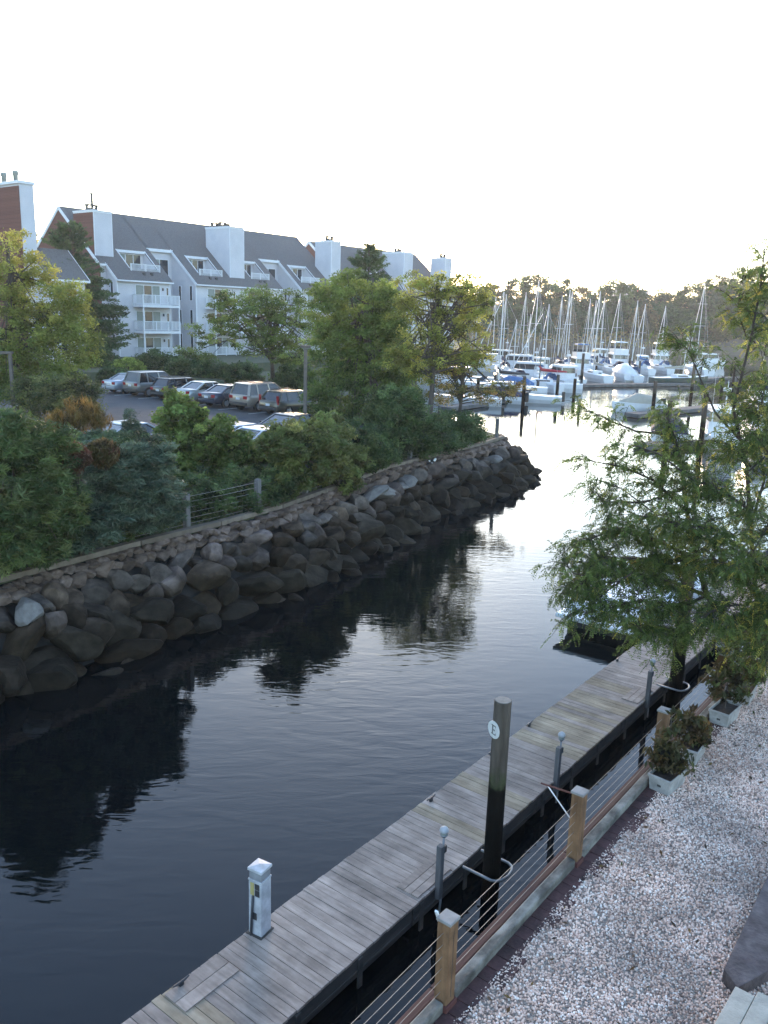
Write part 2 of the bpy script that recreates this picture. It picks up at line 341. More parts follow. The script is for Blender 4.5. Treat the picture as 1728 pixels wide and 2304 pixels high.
# ================= our side: terrace =================
TZ = 1.5
GRAVEL = pm('gravel', (.17, .135, .11), (.46, .39, .32), 40, .9, .8, 55, contrast=.12, detail=4)
tp = [C(-14, 3.7), C(40, 3.7), C(40, -60), C(-14, -60)]
gm = M(); gm.add([(p.x, p.y, TZ) for p in tp], [(0, 1, 2, 3)]); grd = tag(gm.build('gravel_terrace', GRAVEL), kind='structure')
def gravel_nodes(o):
    ng = bpy.data.node_groups.new('pebbles', 'GeometryNodeTree'); ng.interface.new_socket('Geometry', in_out='INPUT', socket_type='NodeSocketGeometry'); ng.interface.new_socket('Geometry', in_out='OUTPUT', socket_type='NodeSocketGeometry')
    N = ng.nodes.new; L = ng.links.new; gi = N('NodeGroupInput'); go = N('NodeGroupOutput')
    di = N('GeometryNodeDistributePointsOnFaces'); di.inputs['Density'].default_value = 1850
    ic = N('GeometryNodeMeshIcoSphere'); ic.inputs['Radius'].default_value = .0175; ic.inputs['Subdivisions'].default_value = 1
    ip = N('GeometryNodeInstanceOnPoints'); rr = N('FunctionNodeRandomValue'); rr.data_type = 'FLOAT_VECTOR'; rr.inputs[1].default_value = (6.28, 6.28, 6.28)
    rs = N('FunctionNodeRandomValue'); rs.data_type = 'FLOAT_VECTOR'; rs.inputs[0].default_value = (.55, .5, .35); rs.inputs[1].default_value = (1.35, 1.1, .9); rs.inputs['Seed'].default_value = 3
    sm = N('GeometryNodeSetMaterial'); sm.inputs['Material'].default_value = MATS['pebble']
    L(gi.outputs[0], di.inputs['Mesh']); L(di.outputs['Points'], ip.inputs['Points']); L(ic.outputs['Mesh'], sm.inputs[0]); L(sm.outputs[0], ip.inputs['Instance'])
    L(rr.outputs[0], ip.inputs['Rotation']); L(rs.outputs[0], ip.inputs['Scale']); L(ip.outputs[0], go.inputs[0])
    md = o.modifiers.new('pebbles', 'NODES'); md.node_group = ng
def pebble_mat():
    m, t, p = nodes('pebble'); N = t.nodes.new; L = t.links.new; oi = N('ShaderNodeObjectInfo'); rp = N('ShaderNodeValToRGB'); e = rp.color_ramp.elements
    e[0].color = (.17, .13, .11, 1); e[1].color = (.70, .63, .56, 1); e[1].position = .96
    for q, c in ((.12, (.28, .195, .155, 1)), (.32, (.50, .345, .27, 1)), (.55, (.60, .455, .375, 1)), (.75, (.60, .42, .325, 1)), (.85, (.67, .545, .455, 1))): x = e.new(q); x.color = c
    L(oi.outputs['Random'], rp.inputs[0]); p.inputs['Roughness'].default_value = .8; p.inputs['Specular IOR Level'].default_value = .15
    ge = N('ShaderNodeNewGeometry'); ns = N('ShaderNodeTexNoise'); ns.inputs['Scale'].default_value = 1.1; ns.inputs['Detail'].default_value = 6; L(ge.outputs['Position'], ns.inputs['Vector'])
    ms = N('ShaderNodeMapRange'); ms.inputs[1].default_value = .36; ms.inputs[2].default_value = .6; ms.inputs[3].default_value = .9; ms.inputs[4].default_value = 1.4; L(ns.outputs[0], ms.inputs[0])
    vm = N('ShaderNodeVectorMath'); vm.operation = 'SCALE'; L(rp.outputs[0], vm.inputs[0]); L(ms.outputs[0], vm.inputs['Scale']); L(vm.outputs[0], p.inputs['Base Color'])
pebble_mat()
pg = M(); q = [(3.2, 3.66), (19, 3.66), (19, .2), (12, -1.6), (3.2, -1.6)]
pg.add([C(s, t, TZ + .006) for s, t in q], [(0, 1, 2, 3, 4)]); po = tag(pg.build('pebbles', MATS['pebble']), 'loose pale pink and white pebbles spread over the terrace', 'gravel', kind='stuff'); gravel_nodes(po)
# bulkhead face, red coping boards, log kerb, brick edging
TAR = pm('tarred_timber', (.02, .018, .016), (.05, .045, .04), 5, .85, .4, 20)
M().obox(C(13, 3.82, .45), C(54, 0), C(0, .5), (0, 0, 2.0)).build('bulkhead', TAR)
tag(bpy.data.objects['bulkhead'], 'dark timber bulkhead holding up the gravel terrace', 'retaining wall')
REDW = pm('red_stained_board', (.055, .02, .016), (.085, .032, .025), 6, .8, .3, 20, stretch=(.3, 2, 1), rand=.12)
LOGW = pm('bleached_log', (.12, .11, .095), (.30, .28, .24), 3, .9, .8, 14, stretch=(.8, 2, 2), rand=.1, contrast=.13, stain=.6, sscale=2.2, spec=.15)
PAVER = pm('red_paver', (.05, .022, .02), (.085, .036, .034), 6, .85, .4, 30, rand=.25, stain=.4, sscale=3)
te = empty('terrace_edging', C(0, 0, TZ), A, 'dark red board and brick edging with bleached log kerb beside gravel', 'edging')
for k in range(8):
    s0 = .2 + 3.08 * (k - 1); M().box(s0 + .005, s0 + 3.07, 3.985, 4.10, -.1, .02).build('coping_board', REDW, te, bevel=.008)
POSTS = [6.27 + 3.06 * k for k in range(-2, 6)]
for a, b in zip(POSTS, POSTS[1:]):
    pts = [(a + .1 + (b - a - .2) * i / 7, 3.86 + random.uniform(-.008, .008), .075 + random.uniform(-.006, .006)) for i in range(8)]
    rings = [[(x, y + .062 * cx, z - .012 + .066 * cz) for cx, cz in ((-1, -1), (-1, .8), (-.8, 1), (.8, 1), (1, .8), (1, -1))] for x, y, z in pts]
    M().loft(rings).build('log', LOGW, te, bevel=.01)
rb = random.Random(3)
pav = M().box(-.098, .098, -.08, .08, -.03, .03).build('paver', PAVER, te, bevel=.006)
n = 0
for row in range(2):
    s = 1.0
    while s < 19:
        out = .13 * (int(s / .62) % 2) if row == 1 else 0
        o = pav if n == 0 else inst(pav, te)
        o.location = (s, 3.72 - row * .05 - out * .8, -.008 - row * .006 + rb.uniform(-.004, .004) ); o.rotation_euler = (rb.uniform(-.02, .02), 0, rb.uniform(-.03, .03)); s += .204; n += 1
# cable railing
POSTW = pm('cedar_post', (.155, .085, .045), (.255, .148, .08), 5, .75, .6, 22, stretch=(2.4, 2.4, .18), rand=.08, stain=.35, sscale=4, spec=.2)
CAPG = pm('post_cap', (.17, .17, .165), (.25, .25, .24), 9, .7, .2)
RUST = pm('rust_bracket', (.07, .022, .018), (.11, .035, .028), 9, .8)
cf = empty('cable_railing', C(0, 0, TZ), A, 'cedar post cable railing along the gravel terrace edge', 'railing')
for s in POSTS:
    pr = empty('tmp'); bpy.data.objects.remove(pr)
    o = M().box(-.078, .078, -.078, .078, .03, 1.04).build('post', POSTW, cf, bevel=.008); o.location = (s, 3.86, 0); o.rotation_euler = (0, 0, rb.uniform(-.03, .03))
    M().box(-.09, .09, -.09, .09, 1.04, 1.075).build('post_cap', CAPG, o, bevel=.006)
    M().box(-.1, .1, -.1, .1, 0, .085).build('base_bracket', RUST, o, bevel=.008)
    M().box(-.004, .004, -.0795, -.077, .15, .95).build('check_crack', TAR, o)
CABLE = pm('steel_cable', (.28, .26, .24), (.2, .19, .18), 30, .5, metal=.5)
for a, b in zip(POSTS, POSTS[1:]):
    for k in range(6):
        z = .22 + k * .142; M().tube([(a, 3.86, z), ((a + b) / 2, 3.86, z - .008), (b, 3.86, z)], .0026, 5).build('cable', CABLE, cf)
# rods leaning on the railing
rp = C(POSTS[3] - .05, 3.97, TZ + 1.02)
e = onz(1217, 1762, TZ + 1.12); M().tube([rp + Vector((.05, 0, -.02)), e], .012, 6).build('rod', RUST); tag(bpy.data.objects['rod'], 'thin rusty red rod sticking out from a railing post', 'rod')
M().bar(onz(1231, 1766, TZ + 1.07), C(POSTS[3] + .02, 3.98, TZ + .62), .022, .012).build('strut', WHITE); tag(bpy.data.objects['strut'], 'thin white strut slanting below the rusty rod to a post', 'strut')
M().bar(C(POSTS[2] + .02, 3.97, TZ + .93), onz(982, 2050, TZ + 1.12), .035, .02).build('slat', WHITE); tag(bpy.data.objects['slat'], 'short white slat poking past a cedar railing post top', 'slat')
# weathered slab and pale landing at the terrace's inner side
SLAB = pm('weathered_slab', (.07, .05, .05), (.15, .12, .115), 5, .85, .5, 25, stain=.5, sscale=3)
PALE = pm('pale_landing', (.40, .35, .275), (.48, .42, .34), 3, .85, .3, 40, stain=.25, sscale=4)
q = [onz(1628, 2180, TZ + .16), onz(1660, 2222, TZ + .16), onz(1790, 2150, TZ + .16), onz(1850, 1840, TZ + .16), onz(1760, 1900, TZ + .16)]
M().prism([(p.x, p.y) for p in q], TZ - .05, TZ + .16).build('stone_slab', SLAB, bevel=.008); tag(bpy.data.objects['stone_slab'], 'dark brown weathered stone slab lying at the gravel edge', 'slab')
ld = empty('landing', (0, 0, 0), 0, 'pale grooved landing boards beside the dark stone slab', 'landing')
e0, e1 = onz(1655, 2215, TZ + .3), onz(1590, 2330, TZ + .3); dr = (e0 - e1).normalized(); sdv = Vector((dr.y, -dr.x, 0))
for k in range(4):
    a = e1 - dr * .6 + sdv * (.005 + .2 * k) ; b = e0 - dr * .02 + sdv * (.005 + .2 * k) + sdv.cross(Vector((0, 0, 1))) * 0
    M().bar(a + sdv * .0975 + Vector((0, 0, -.14)), b + sdv * .0975 + Vector((0, 0, -.14)) + dr * .09 * k, .195, .28).build('landing_board', PALE, ld, bevel=.008)

# leaf litter blown over the gravel
n = 260; ss = rng.uniform(3.5, 18, n); tt = 3.55 - rng.random(n) ** 1.7 * 5; P_ = np.array([tuple(C(a, b, TZ + .035 + random.random() * .012)) for a, b in zip(ss, tt)])
ang = rng.uniform(0, 6.28, n); dv = np.stack([np.cos(ang), np.sin(ang), rng.normal(0, .25, n)], 1); sz = rng.uniform(.02, .055, n); sdv_ = np.stack([-np.sin(ang), np.cos(ang), rng.normal(0, .3, n)], 1)
V = np.stack([P_ - dv * sz[:, None], P_ + sdv_ * (sz * .4)[:, None], P_ + dv * sz[:, None], P_ - sdv_ * (sz * .4)[:, None]], 1).reshape(-1, 3)
kc = np.array([(.12, .07, .03), (.18, .12, .04), (.06, .045, .03), (.08, .09, .03)])[rng.integers(0, 4, n)]
tag(mkobj('leaf_litter', fastmesh('leaf_litter', V, np.arange(n * 4).reshape(-1, 4), np.repeat(kc, 4, 0)), LEAF), 'scattered dry brown leaves lying on the pebbles', 'leaves', kind='stuff')
# ================= floating dock =================
DZ = .5
DOCKG = pm('grey_plank', (.295, .232, .188), (.475, .38, .315), 3.0, .85, .45, 30, stretch=(6, .7, 1), rand=.13, contrast=.22, stain=.38, sscale=1.3, spec=.15)
DOCKY = pm('tan_plank', (.31, .235, .155), (.46, .365, .26), 3.0, .85, .45, 30, stretch=(6, .7, 1), rand=.1, contrast=.22, stain=.38, sscale=1.3, spec=.15)
FRAME = pm('dock_frame', (.035, .032, .03), (.10, .088, .075), 3, .9, .4, 18, stretch=(.4, 1, 2))
FLOAT = pm('dock_float', (.006, .006, .007), (.012, .012, .013), 3, .6)
GALV = pm('galvanised', (.26, .265, .27), (.18, .185, .19), 8, .55, metal=.45)
T0, T1 = 5.70, 7.10
dk = empty('floating_dock', C(0, 0, 0), A, 'weathered grey plank floating dock running along the canal', 'dock')
PL = {}
for key, mt in (('g', DOCKG), ('y', DOCKY)):
    PL[key] = []
    for j in range(3):
        e = .004 * j; o = M().box(-.0685, .0685, -(.7 + e), .7 + (.006 - e), -.04, 0).build('plank', mt, dk, bevel=.004); PL[key].append(o)
first = {k: [True] * 3 for k in PL}; rp_ = random.Random(11); s = 1.0; yl = 0
while s < 31:
    if yl > 0: yl -= 1
    elif rp_.random() < .10: yl = rp_.randint(1, 3)
    if 13.6 < s < 16.5 and rp_.random() < .65: yl = 1
    k = 'y' if yl > 0 else 'g'; j = rp_.randrange(3)
    o = PL[k][j] if first[k][j] else inst(PL[k][j], dk); first[k][j] = False
    o.location = (s, (T0 + T1) / 2 + rp_.uniform(-.004, .004), DZ + rp_.uniform(-.004, .003)); o.rotation_euler = (rp_.uniform(-.003, .003), rp_.uniform(-.012, .012), rp_.uniform(-.003, .003)); s += .1445
SEC = [1.0 + 3.66 * i for i in range(9)]
for a in SEC:
    for t, sg in ((T0 + .035, -1), (T1 - .035, 1)):
        M().box(a + .01, a + 3.64, t - .03, t + .03, .17, .452).build('side_beam', FRAME, dk, bevel=.006)
        M().box(a + .02, a + 3.6, t + sg * .036 - .008, t + sg * .036 + .008, .24, .275).build('rub_strip', FRAME, dk)
        for q in (.15, 1.3, 2.45): M().box(a + q, a + q + .09, t + sg * .042 - .012, t + sg * .042 + .012, -.05, .44).build('bracket', FRAME, dk, bevel=.004)
    M().box(a + .15, a + 3.5, T0 + .12, T1 - .12, -.25, .30).build('float', FLOAT, dk, bevel=.02)
    M().box(a - .02, a + .03, T0 + .07, T1 - .07, .1, .45).build('cross_beam', FRAME, dk)
def hatch(sc, t0, t1, n=3):          # short boards laid lengthwise over the section hinges
    for i in range(n):
        w_ = (t1 - t0) / n; M().box(sc - .42, sc + .42, t0 + w_ * i + .004, t0 + w_ * (i + 1) - .004, DZ - .001, DZ + .018).build('hinge_board', DOCKG, dk, bevel=.003)
hatch(8.9, 5.74, 6.12); hatch(5.55, 6.66, 7.06, 2); hatch(17.0, 5.74, 6.12)
def cleat(s, t):
    c = M().box(-.03, .03, -.02, .02, 0, .05).tube([(-.12, 0, .075), (-.06, 0, .062), (.06, 0, .062), (.12, 0, .075)], [.01, .016, .016, .01], 6)
    o = c.build('cleat', DARKM, dk); o.location = (s, t, DZ)
for s_, t_ in ((5.35, 7.02), (10.6, 7.0), (12.6, 7.02), (14.1, 7.03), (18.5, 7.02)): cleat(s_, t_)
# dock lamps
LAMPW = pm('lamp_white', (.42, .42, .42), (.32, .32, .33), 12, .5)
POSTD = pm('lamp_post_wood', (.09, .085, .085), (.15, .145, .14), 8, .85, .3, stretch=(2, 2, .3))
names = ('beside the E piling', 'across from the rusty rod', 'nearest the white planted boxes')
def dock_lamp(s, label):
    r = empty('dock_lamp', C(s, T0 + .02, 0), A, label, 'lamp', 'lamps along the dock edge')
    M().box(-.045, .045, -.09, -.005, .3, 1.16).build('post', POSTD, r, bevel=.006)
    M().tube([(.08, -.04, 1.27), (.08, -.04, .55), (.07, -.05, .42), (.0, -.09, .25), (-.04, -.1, .1)], .017, 8).build('conduit', GALV, r, smooth=True)
    M().box(.05, .11, -.085, -.01, 1.02, 1.13).build('junction_box', DARKM, r, bevel=.005)
    n = 14; ring = lambda rr, z: [(.08 + rr * math.cos(2 * math.pi * i / n), -.04 + rr * math.sin(2 * math.pi * i / n), z) for i in range(n)]
    M().loft([ring(.025, 1.25), ring(.055, 1.285), ring(.06, 1.30)]).build('collar', GALV, r, smooth=True)
    M().loft([ring(.05, 1.302), ring(.05, 1.345)]).build('lens', CURTAIN, r, smooth=True)
    M().loft([ring(.066, 1.346), ring(.068, 1.362), ring(.056, 1.395), ring(.03, 1.418), ring(.006, 1.425)]).build('cap', LAMPW, r, smooth=True)
dock_lamp(8.9, 'white capped dock lamp on dark post next to the round sign piling')
dock_lamp(12.6, 'white capped dock lamp on dark post behind the rusty rod')
dock_lamp(16.95, 'white capped dock lamp on dark post by the hooped dark piling')
# power pedestal
pw = empty('power_pedestal', C(6.62, 6.98, DZ), A + R(8), 'white power pedestal with dark sockets standing at the dock edge', 'pedestal')
PLW = pm('pedestal_plastic', (.52, .52, .53), (.44, .44, .45), 5, .55, stain=.3, sscale=6)
M().box(-.105, .105, -.105, .105, 0, .80).build('body', PLW, pw, bevel=.012)
M().box(-.11, .11, -.11, .11, .80, .825).build('collar', PLW, pw, bevel=.005)
M().box(-.098, .098, -.098, .098, .825, .945).build('light_lens', pm('pedestal_lens', (.20, .20, .21), (.30, .31, .32), 6, .2), pw, bevel=.004)
M().add([(-.115, -.115, .945), (.115, -.115, .945), (.115, .115, .945), (-.115, .115, .945), (-.115, -.115, .985), (.115, -.115, .985), (.115, .115, .985), (-.115, .115, .985), (0, 0, 1.01)],
        [(0, 3, 2, 1), (0, 1, 5, 4), (1, 2, 6, 5), (2, 3, 7, 6), (3, 0, 4, 7), (4, 5, 8), (5, 6, 8), (6, 7, 8), (7, 4, 8)]).build('cap', PLW, pw, bevel=.006)
for z0, z1 in ((.60, .69), (.70, .78)): M().box(-.112, -.104, -.075, -.005, z0, z1).build('socket_cover', DARKM, pw)
M().box(-.112, -.104, .01, .07, .60, .78).build('warning_label', pm('yellow_label', (.42, .36, .12), (.38, .30, .14), 20, .7), pw)
M().box(-.112, -.104, -.03, .04, .24, .34).build('outlet', DARKM, pw)
M().box(-.14, .13, -.13, .13, -.002, .012).build('base_plate', FRAME, pw)
M().tube([(-.12, .02, .6), (-.135, .03, .3), (-.13, .05, 0), (-.14, .09, -.2)], .018, 6).build('power_cable', DARKM, pw, smooth=True)
# pilings
def pilemat():
    m = pm('piling_wood', (.05, .041, .033), (.105, .088, .072), 5, .95, .9, 25, stretch=(2.4, 2.4, .22), spec=.15); t = m.node_tree; p = t.nodes['Principled BSDF']; N = t.nodes.new; L = t.links.new
    ge = N('ShaderNodeNewGeometry'); sp = N('ShaderNodeSeparateXYZ'); L(ge.outputs['Position'], sp.inputs[0]); nz = N('ShaderNodeTexNoise'); nz.inputs['Scale'].default_value = 6; L(ge.outputs['Position'], nz.inputs[0])
    ma = N('ShaderNodeMath'); ma.operation = 'MULTIPLY_ADD'; ma.inputs[1].default_value = .5; L(nz.outputs[0], ma.inputs[0]); L(sp.outputs[2], ma.inputs[2])
    rp = N('ShaderNodeValToRGB'); e = rp.color_ramp.elements; mr = N('ShaderNodeMapRange'); mr.inputs[1].default_value = 0; mr.inputs[2].default_value = 4; L(ma.outputs[0], mr.inputs[0]); L(mr.outputs[0], rp.inputs[0])
    e[0].color = (.06, .06, .055, 1); e[0].position = .525; e[1].color = (.62, .82, .52, 1); e[1].position = .555; x = e.new(.61); x.color = (1, 1, 1, 1)    # weed below, green algae band at the tide mark
    mm = N('ShaderNodeMix'); mm.data_type = 'RGBA'; mm.blend_type = 'MULTIPLY'; mm.inputs[0].default_value = 1; L(p.inputs['Base Color'].links[0].from_socket, mm.inputs[6]); L(rp.outputs[0], mm.inputs[7]); L(mm.outputs[2], p.inputs['Base Color'])
    return m
PILEM = pilemat(); PILET = pm('piling_top', (.16, .15, .13), (.24, .22, .19), 14, .9)
def piling(base, top, r, label, group=None, lean=(0, 0)):
    o = empty('piling', (base.x, base.y, 0), 0, label, 'piling', group); n = 18
    ring = lambda z, rr: [(rr * math.cos(2 * math.pi * i / n) + lean[0] * z, rr * math.sin(2 * math.pi * i / n) + lean[1] * z, z) for i in range(n)]
    M().loft([ring(-1.5, r * 1.12), ring(.5, r * 1.06), ring(2, r * 1.02), ring(top - .03, r), ring(top, r * .95)]).build('shaft', PILEM, o, smooth=False)
    M().loft([ring(top - .002, r * .93), ring(top + .006, r * .90)]).build('top', PILET, o)
    for p in o.children[0].data.polygons: p.use_smooth = len(p.vertices) == 4
    return o
def hoop(o, z, r):
    c = Vector((0, 0, z)); a = Vector((SX, SY, 0)); b = Vector((SY, -SX, 0))
    pts = [a * -r * 1.3 - b * .34, a * -r * 1.3 + b * r * .7] + [a * (-r * 1.3 * math.cos(q)) + b * (r * .7 + r * .75 * math.sin(q)) for q in (.5, 1.0, 1.57, 2.1, 2.6)] + [a * r * 1.3 + b * r * .7, a * r * 1.3 - b * .34]
    M().tube([c + p for p in pts], .022, 8).build('pile_hoop', GALV, o, smooth=True)
P1 = onz(1106, 1952, .5); z1 = ond(1127, 1575, P1.y).z
e1 = piling(P1, z1, .125, 'tall weathered piling with round white sign at the dock'); hoop(e1, .5, .2)
sg = onz(1111, 1636, 0); zc = z1 - .43; nrm = Vector((-.86, -.5, 0)).normalized(); tx = Vector((-nrm.y, nrm.x, 0))
disc = M(); n = 28; c0 = nrm * .128 + Vector((0, 0, zc)); ri = lambda o, r: [c0 + nrm * o + (tx * math.cos(2 * math.pi * i / n) + Vector((0, 0, 1)) * math.sin(2 * math.pi * i / n)) * r for i in range(n)]
sgn = disc.loft([ri(0, .13), ri(.008, .13)]).build('round_sign', pm('sign_white', (.62, .62, .60), (.48, .48, .46), 14, .6, contrast=.3), e1)
em = M()
def lb(x0, x1, z0, z1): em.obox(c0 + nrm * .0105 + tx * (x0 + x1) / 2 + Vector((0, 0, (z0 + z1) / 2)), tx * (x1 - x0), nrm * .003, (0, 0, z1 - z0))
for a in ((-.032, -.006, -.07, .07), (-.048, .05, .058, .072), (-.048, .055, -.072, -.058), (-.006, .03, -.008, .008)): lb(*a)
em.add([c0 + nrm * .0105 + tx * x + Vector((0, 0, z)) for x, z in ((.035, .058), (.05, .058), (.05, .03))], [(0, 1, 2)]); em.add([c0 + nrm * .0105 + tx * x + Vector((0, 0, z)) for x, z in ((.035, -.058), (.055, -.058), (.055, -.025))], [(0, 1, 2)])
em.add([c0 + nrm * .0105 + tx * x + Vector((0, 0, z)) for x, z in ((.02, -.0), (.034, .024), (.034, -.024))], [(0, 1, 2)])
em.build('letter_e', pm('faded_black', (.04, .04, .04), (.16, .16, .15), 25, .7, contrast=.25), sgn, fix=False)
P2 = C(18.1, 5.46); e2 = piling(P2, 3.6, .14, 'dark piling with steel hoop rising through the locust leaves'); hoop(e2, .5, .2)
e3 = piling(C(27.5, 5.45), 3.4, .14, 'dark piling at the dock beyond the white moored boat'); hoop(e3, .5, .2)
# planters
PLB = pm('planter_plastic', (.30, .29, .275), (.40, .39, .37), 5, .7, stain=.35, sscale=5); POTS = pm('potting_soil', (.02, .014, .01), (.05, .035, .025), 18, .95, .6)
def planter(px, py, rz, label, L_=.62, W_=.36, H_=.27):
    p = onz(px, py, TZ + .02); r = empty('planter', p, A + rz, label, 'planter', 'planter boxes along the terrace railing')
    sec = lambda z, k: [(-L_ / 2 * k, -W_ / 2 * k, z), (L_ / 2 * k, -W_ / 2 * k, z), (L_ / 2 * k, W_ / 2 * k, z), (-L_ / 2 * k, W_ / 2 * k, z)]
    M().loft([sec(0, .86), sec(H_ - .04, .97), sec(H_ - .04, 1.03), sec(H_, 1.03), sec(H_, .94), sec(H_ - .06, .92), sec(H_ - .062, .01)]).build('box', PLB, r, bevel=.006)
    M().box(-L_ * .45, L_ * .45, -W_ * .44, W_ * .44, H_ - .06, H_ - .045).build('soil', POTS, r)
    M().box(-L_ * .445 - .012, -L_ * .445 + .004, -.03, .03, .10, .135).build('drain_slot', DARKM, r)
    return p
PLANTERS = [planter(1500, 1768, R(-6), 'pale grey planter box with drain slot on gravel beside the railing'), planter(1553, 1702, R(2), 'pale grey planter box tucked close behind another planter box', ), planter(1628, 1620, R(-4), 'pale grey planter box by the post carrying a round bowl'), planter(1672, 1572, R(3), 'pale grey planter box farthest along the railing')]
# bowl on the fourth post
bw = empty('bowl', C(POSTS[5], 3.86, TZ + 1.076), 0, 'dark rimmed bowl with pale contents on a cedar railing post', 'bowl')
n = 20; ring = lambda rr, z: [(rr * math.cos(2 * math.pi * i / n), rr * math.sin(2 * math.pi * i / n), z) for i in range(n)]
M().loft([ring(.10, 0), ring(.13, .06), ring(.15, .11), ring(.155, .13), ring(.14, .13), ring(.12, .07), ring(.01, .06)]).build('shell', DARKM, bw, smooth=True)
M().loft([ring(.156, .115), ring(.166, .13), ring(.156, .145), ring(.142, .132), ring(.142, .12)]).build('rim', GALV, bw, smooth=True)
for i in range(5):
    o = bpy.data.objects.new('shell_piece', SM[i]); COL.objects.link(o); o.parent = bw; o.location = (.06 * math.cos(i * 1.3), .06 * math.sin(i * 1.3), .095); o.scale = (.09, .06, .05)
# ================= condominiums =================
KS = .84
def H(v): return 8.5 + KS * v
RV = 9.1
SCREEN = pm('balcony_white', (.72, .73, .75), (.66, .68, .70), 4, .5)
def window(root, u0, u1, w0, w1, v, n, mats, facing='front', name='window'):
    # frame proud of the wall, one pane object per light
    fr = M(); b = .07; d0, d1 = (v - .05, v + .03)
    def bx(a0, a1, c0, c1, e0, e1):
        return (a0, a1, e0, e1, c0, c1) if facing == 'front' else (e0, e1, a0, a1, c0, c1)
    fr.box(*bx(u0, u1, w1 - b, w1, d0, d1)); fr.box(*bx(u0, u1, w0, w0 + b, d0, d1))
    for i in range(n + 1):
        x = u0 + (u1 - u0 - b) * i / n; fr.box(*bx(x, x + b, w0 + b + .001, w1 - b - .001, d0 + .002, d1))
    f = fr.build(name, WHITE, root)
    for i in range(n):
        x0 = u0 + (u1 - u0 - b) * i / n + b; x1 = u0 + (u1 - u0 - b) * (i + 1) / n
        M().box(*bx(x0, x1, w0 + b, w1 - b, v - .02, v + .01)).build('pane', mats[i % len(mats)], f)
    return f
def railing(m, u0, u1, v0, v1, w0, h=1.05, sides=True):
    def run(a, b):
        a, b = Vector(a), Vector(b); d = b - a; n = max(2, int(d.length / .16))
        m.bar(a + Vector((0, 0, h)), b + Vector((0, 0, h)), .09, .07); m.bar(a + Vector((0, 0, .14)), b + Vector((0, 0, .14)), .06, .06)
        for i in range(1, n): p = a + d * i / n; m.box(p.x - .025, p.x + .025, p.y - .025, p.y + .025, p.z + .16, p.z + h - .03)
        k = max(1, round(d.length / 1.8))
        for i in range(k + 1): p = a + d * i / k; m.box(p.x - .055, p.x + .055, p.y - .055, p.y + .055, p.z, p.z + h + .05)
    run((u0, v0, w0), (u1, v0, w0))
    if sides: run((u0, v1, w0), (u0, v0 + .08, w0)); run((u1, v1, w0), (u1, v0 + .08, w0))
def chimney(root, u0, u1, v0, v1, top, flues, brick=False, pipe=0):
    c = M().box(u0, u1, v0, v1, H(v0) - 1.2, top).build('chimney', SIDING, root)
    tr = M(); e = .012
    for a in (u0, u1):
        for b_ in (v0,): tr.box(a - .07 if a == u1 else a - e, a + e if a == u1 else a + .07, b_ - e - .01, b_ + .05, H(v0) - .1, top - .15)
    tr.box(u0 - .07, u1 + .07, v0 - .07, v1 + .07, top, top + .12); tr.box(u0 - .03, u1 + .03, v0 - .03, v1 + .03, top - .14, top - .001)
    tr.build('trim', WHITE, c)
    if brick: M().box(u0 - .06, u0 - .002, v0 + .08, v1, H(v0) - 4, top - .15).build('brick_face', BRICK, c)
    for (fu, fv, fw, fh) in flues:
        M().box(fu - fw / 2, fu + fw / 2, fv - .25, fv + .25, top + .12, top + .12 + fh * .45).box(fu - fw / 2, fu - fw / 2 + .07, fv - .25, fv + .25, top + .12 + fh * .45, top + .12 + fh * .8).box(fu + fw / 2 - .07, fu + fw / 2, fv - .25, fv + .25, top + .12 + fh * .45, top + .12 + fh * .8).box(fu - fw / 2 - .04, fu + fw / 2 + .04, fv - .3, fv + .3, top + .12 + fh * .8, top + .12 + fh).build('flue_cap', DARKM, c)
    if pipe: M().tube([((u0 + u1) / 2, (v0 + v1) / 2, top), ((u0 + u1) / 2, (v0 + v1) / 2, top + pipe)], .14, 10).tube([((u0 + u1) / 2, (v0 + v1) / 2, top + pipe), ((u0 + u1) / 2, (v0 + v1) / 2, top + pipe + .15)], .2, 10).build('flue_pipe', DARKM, c)
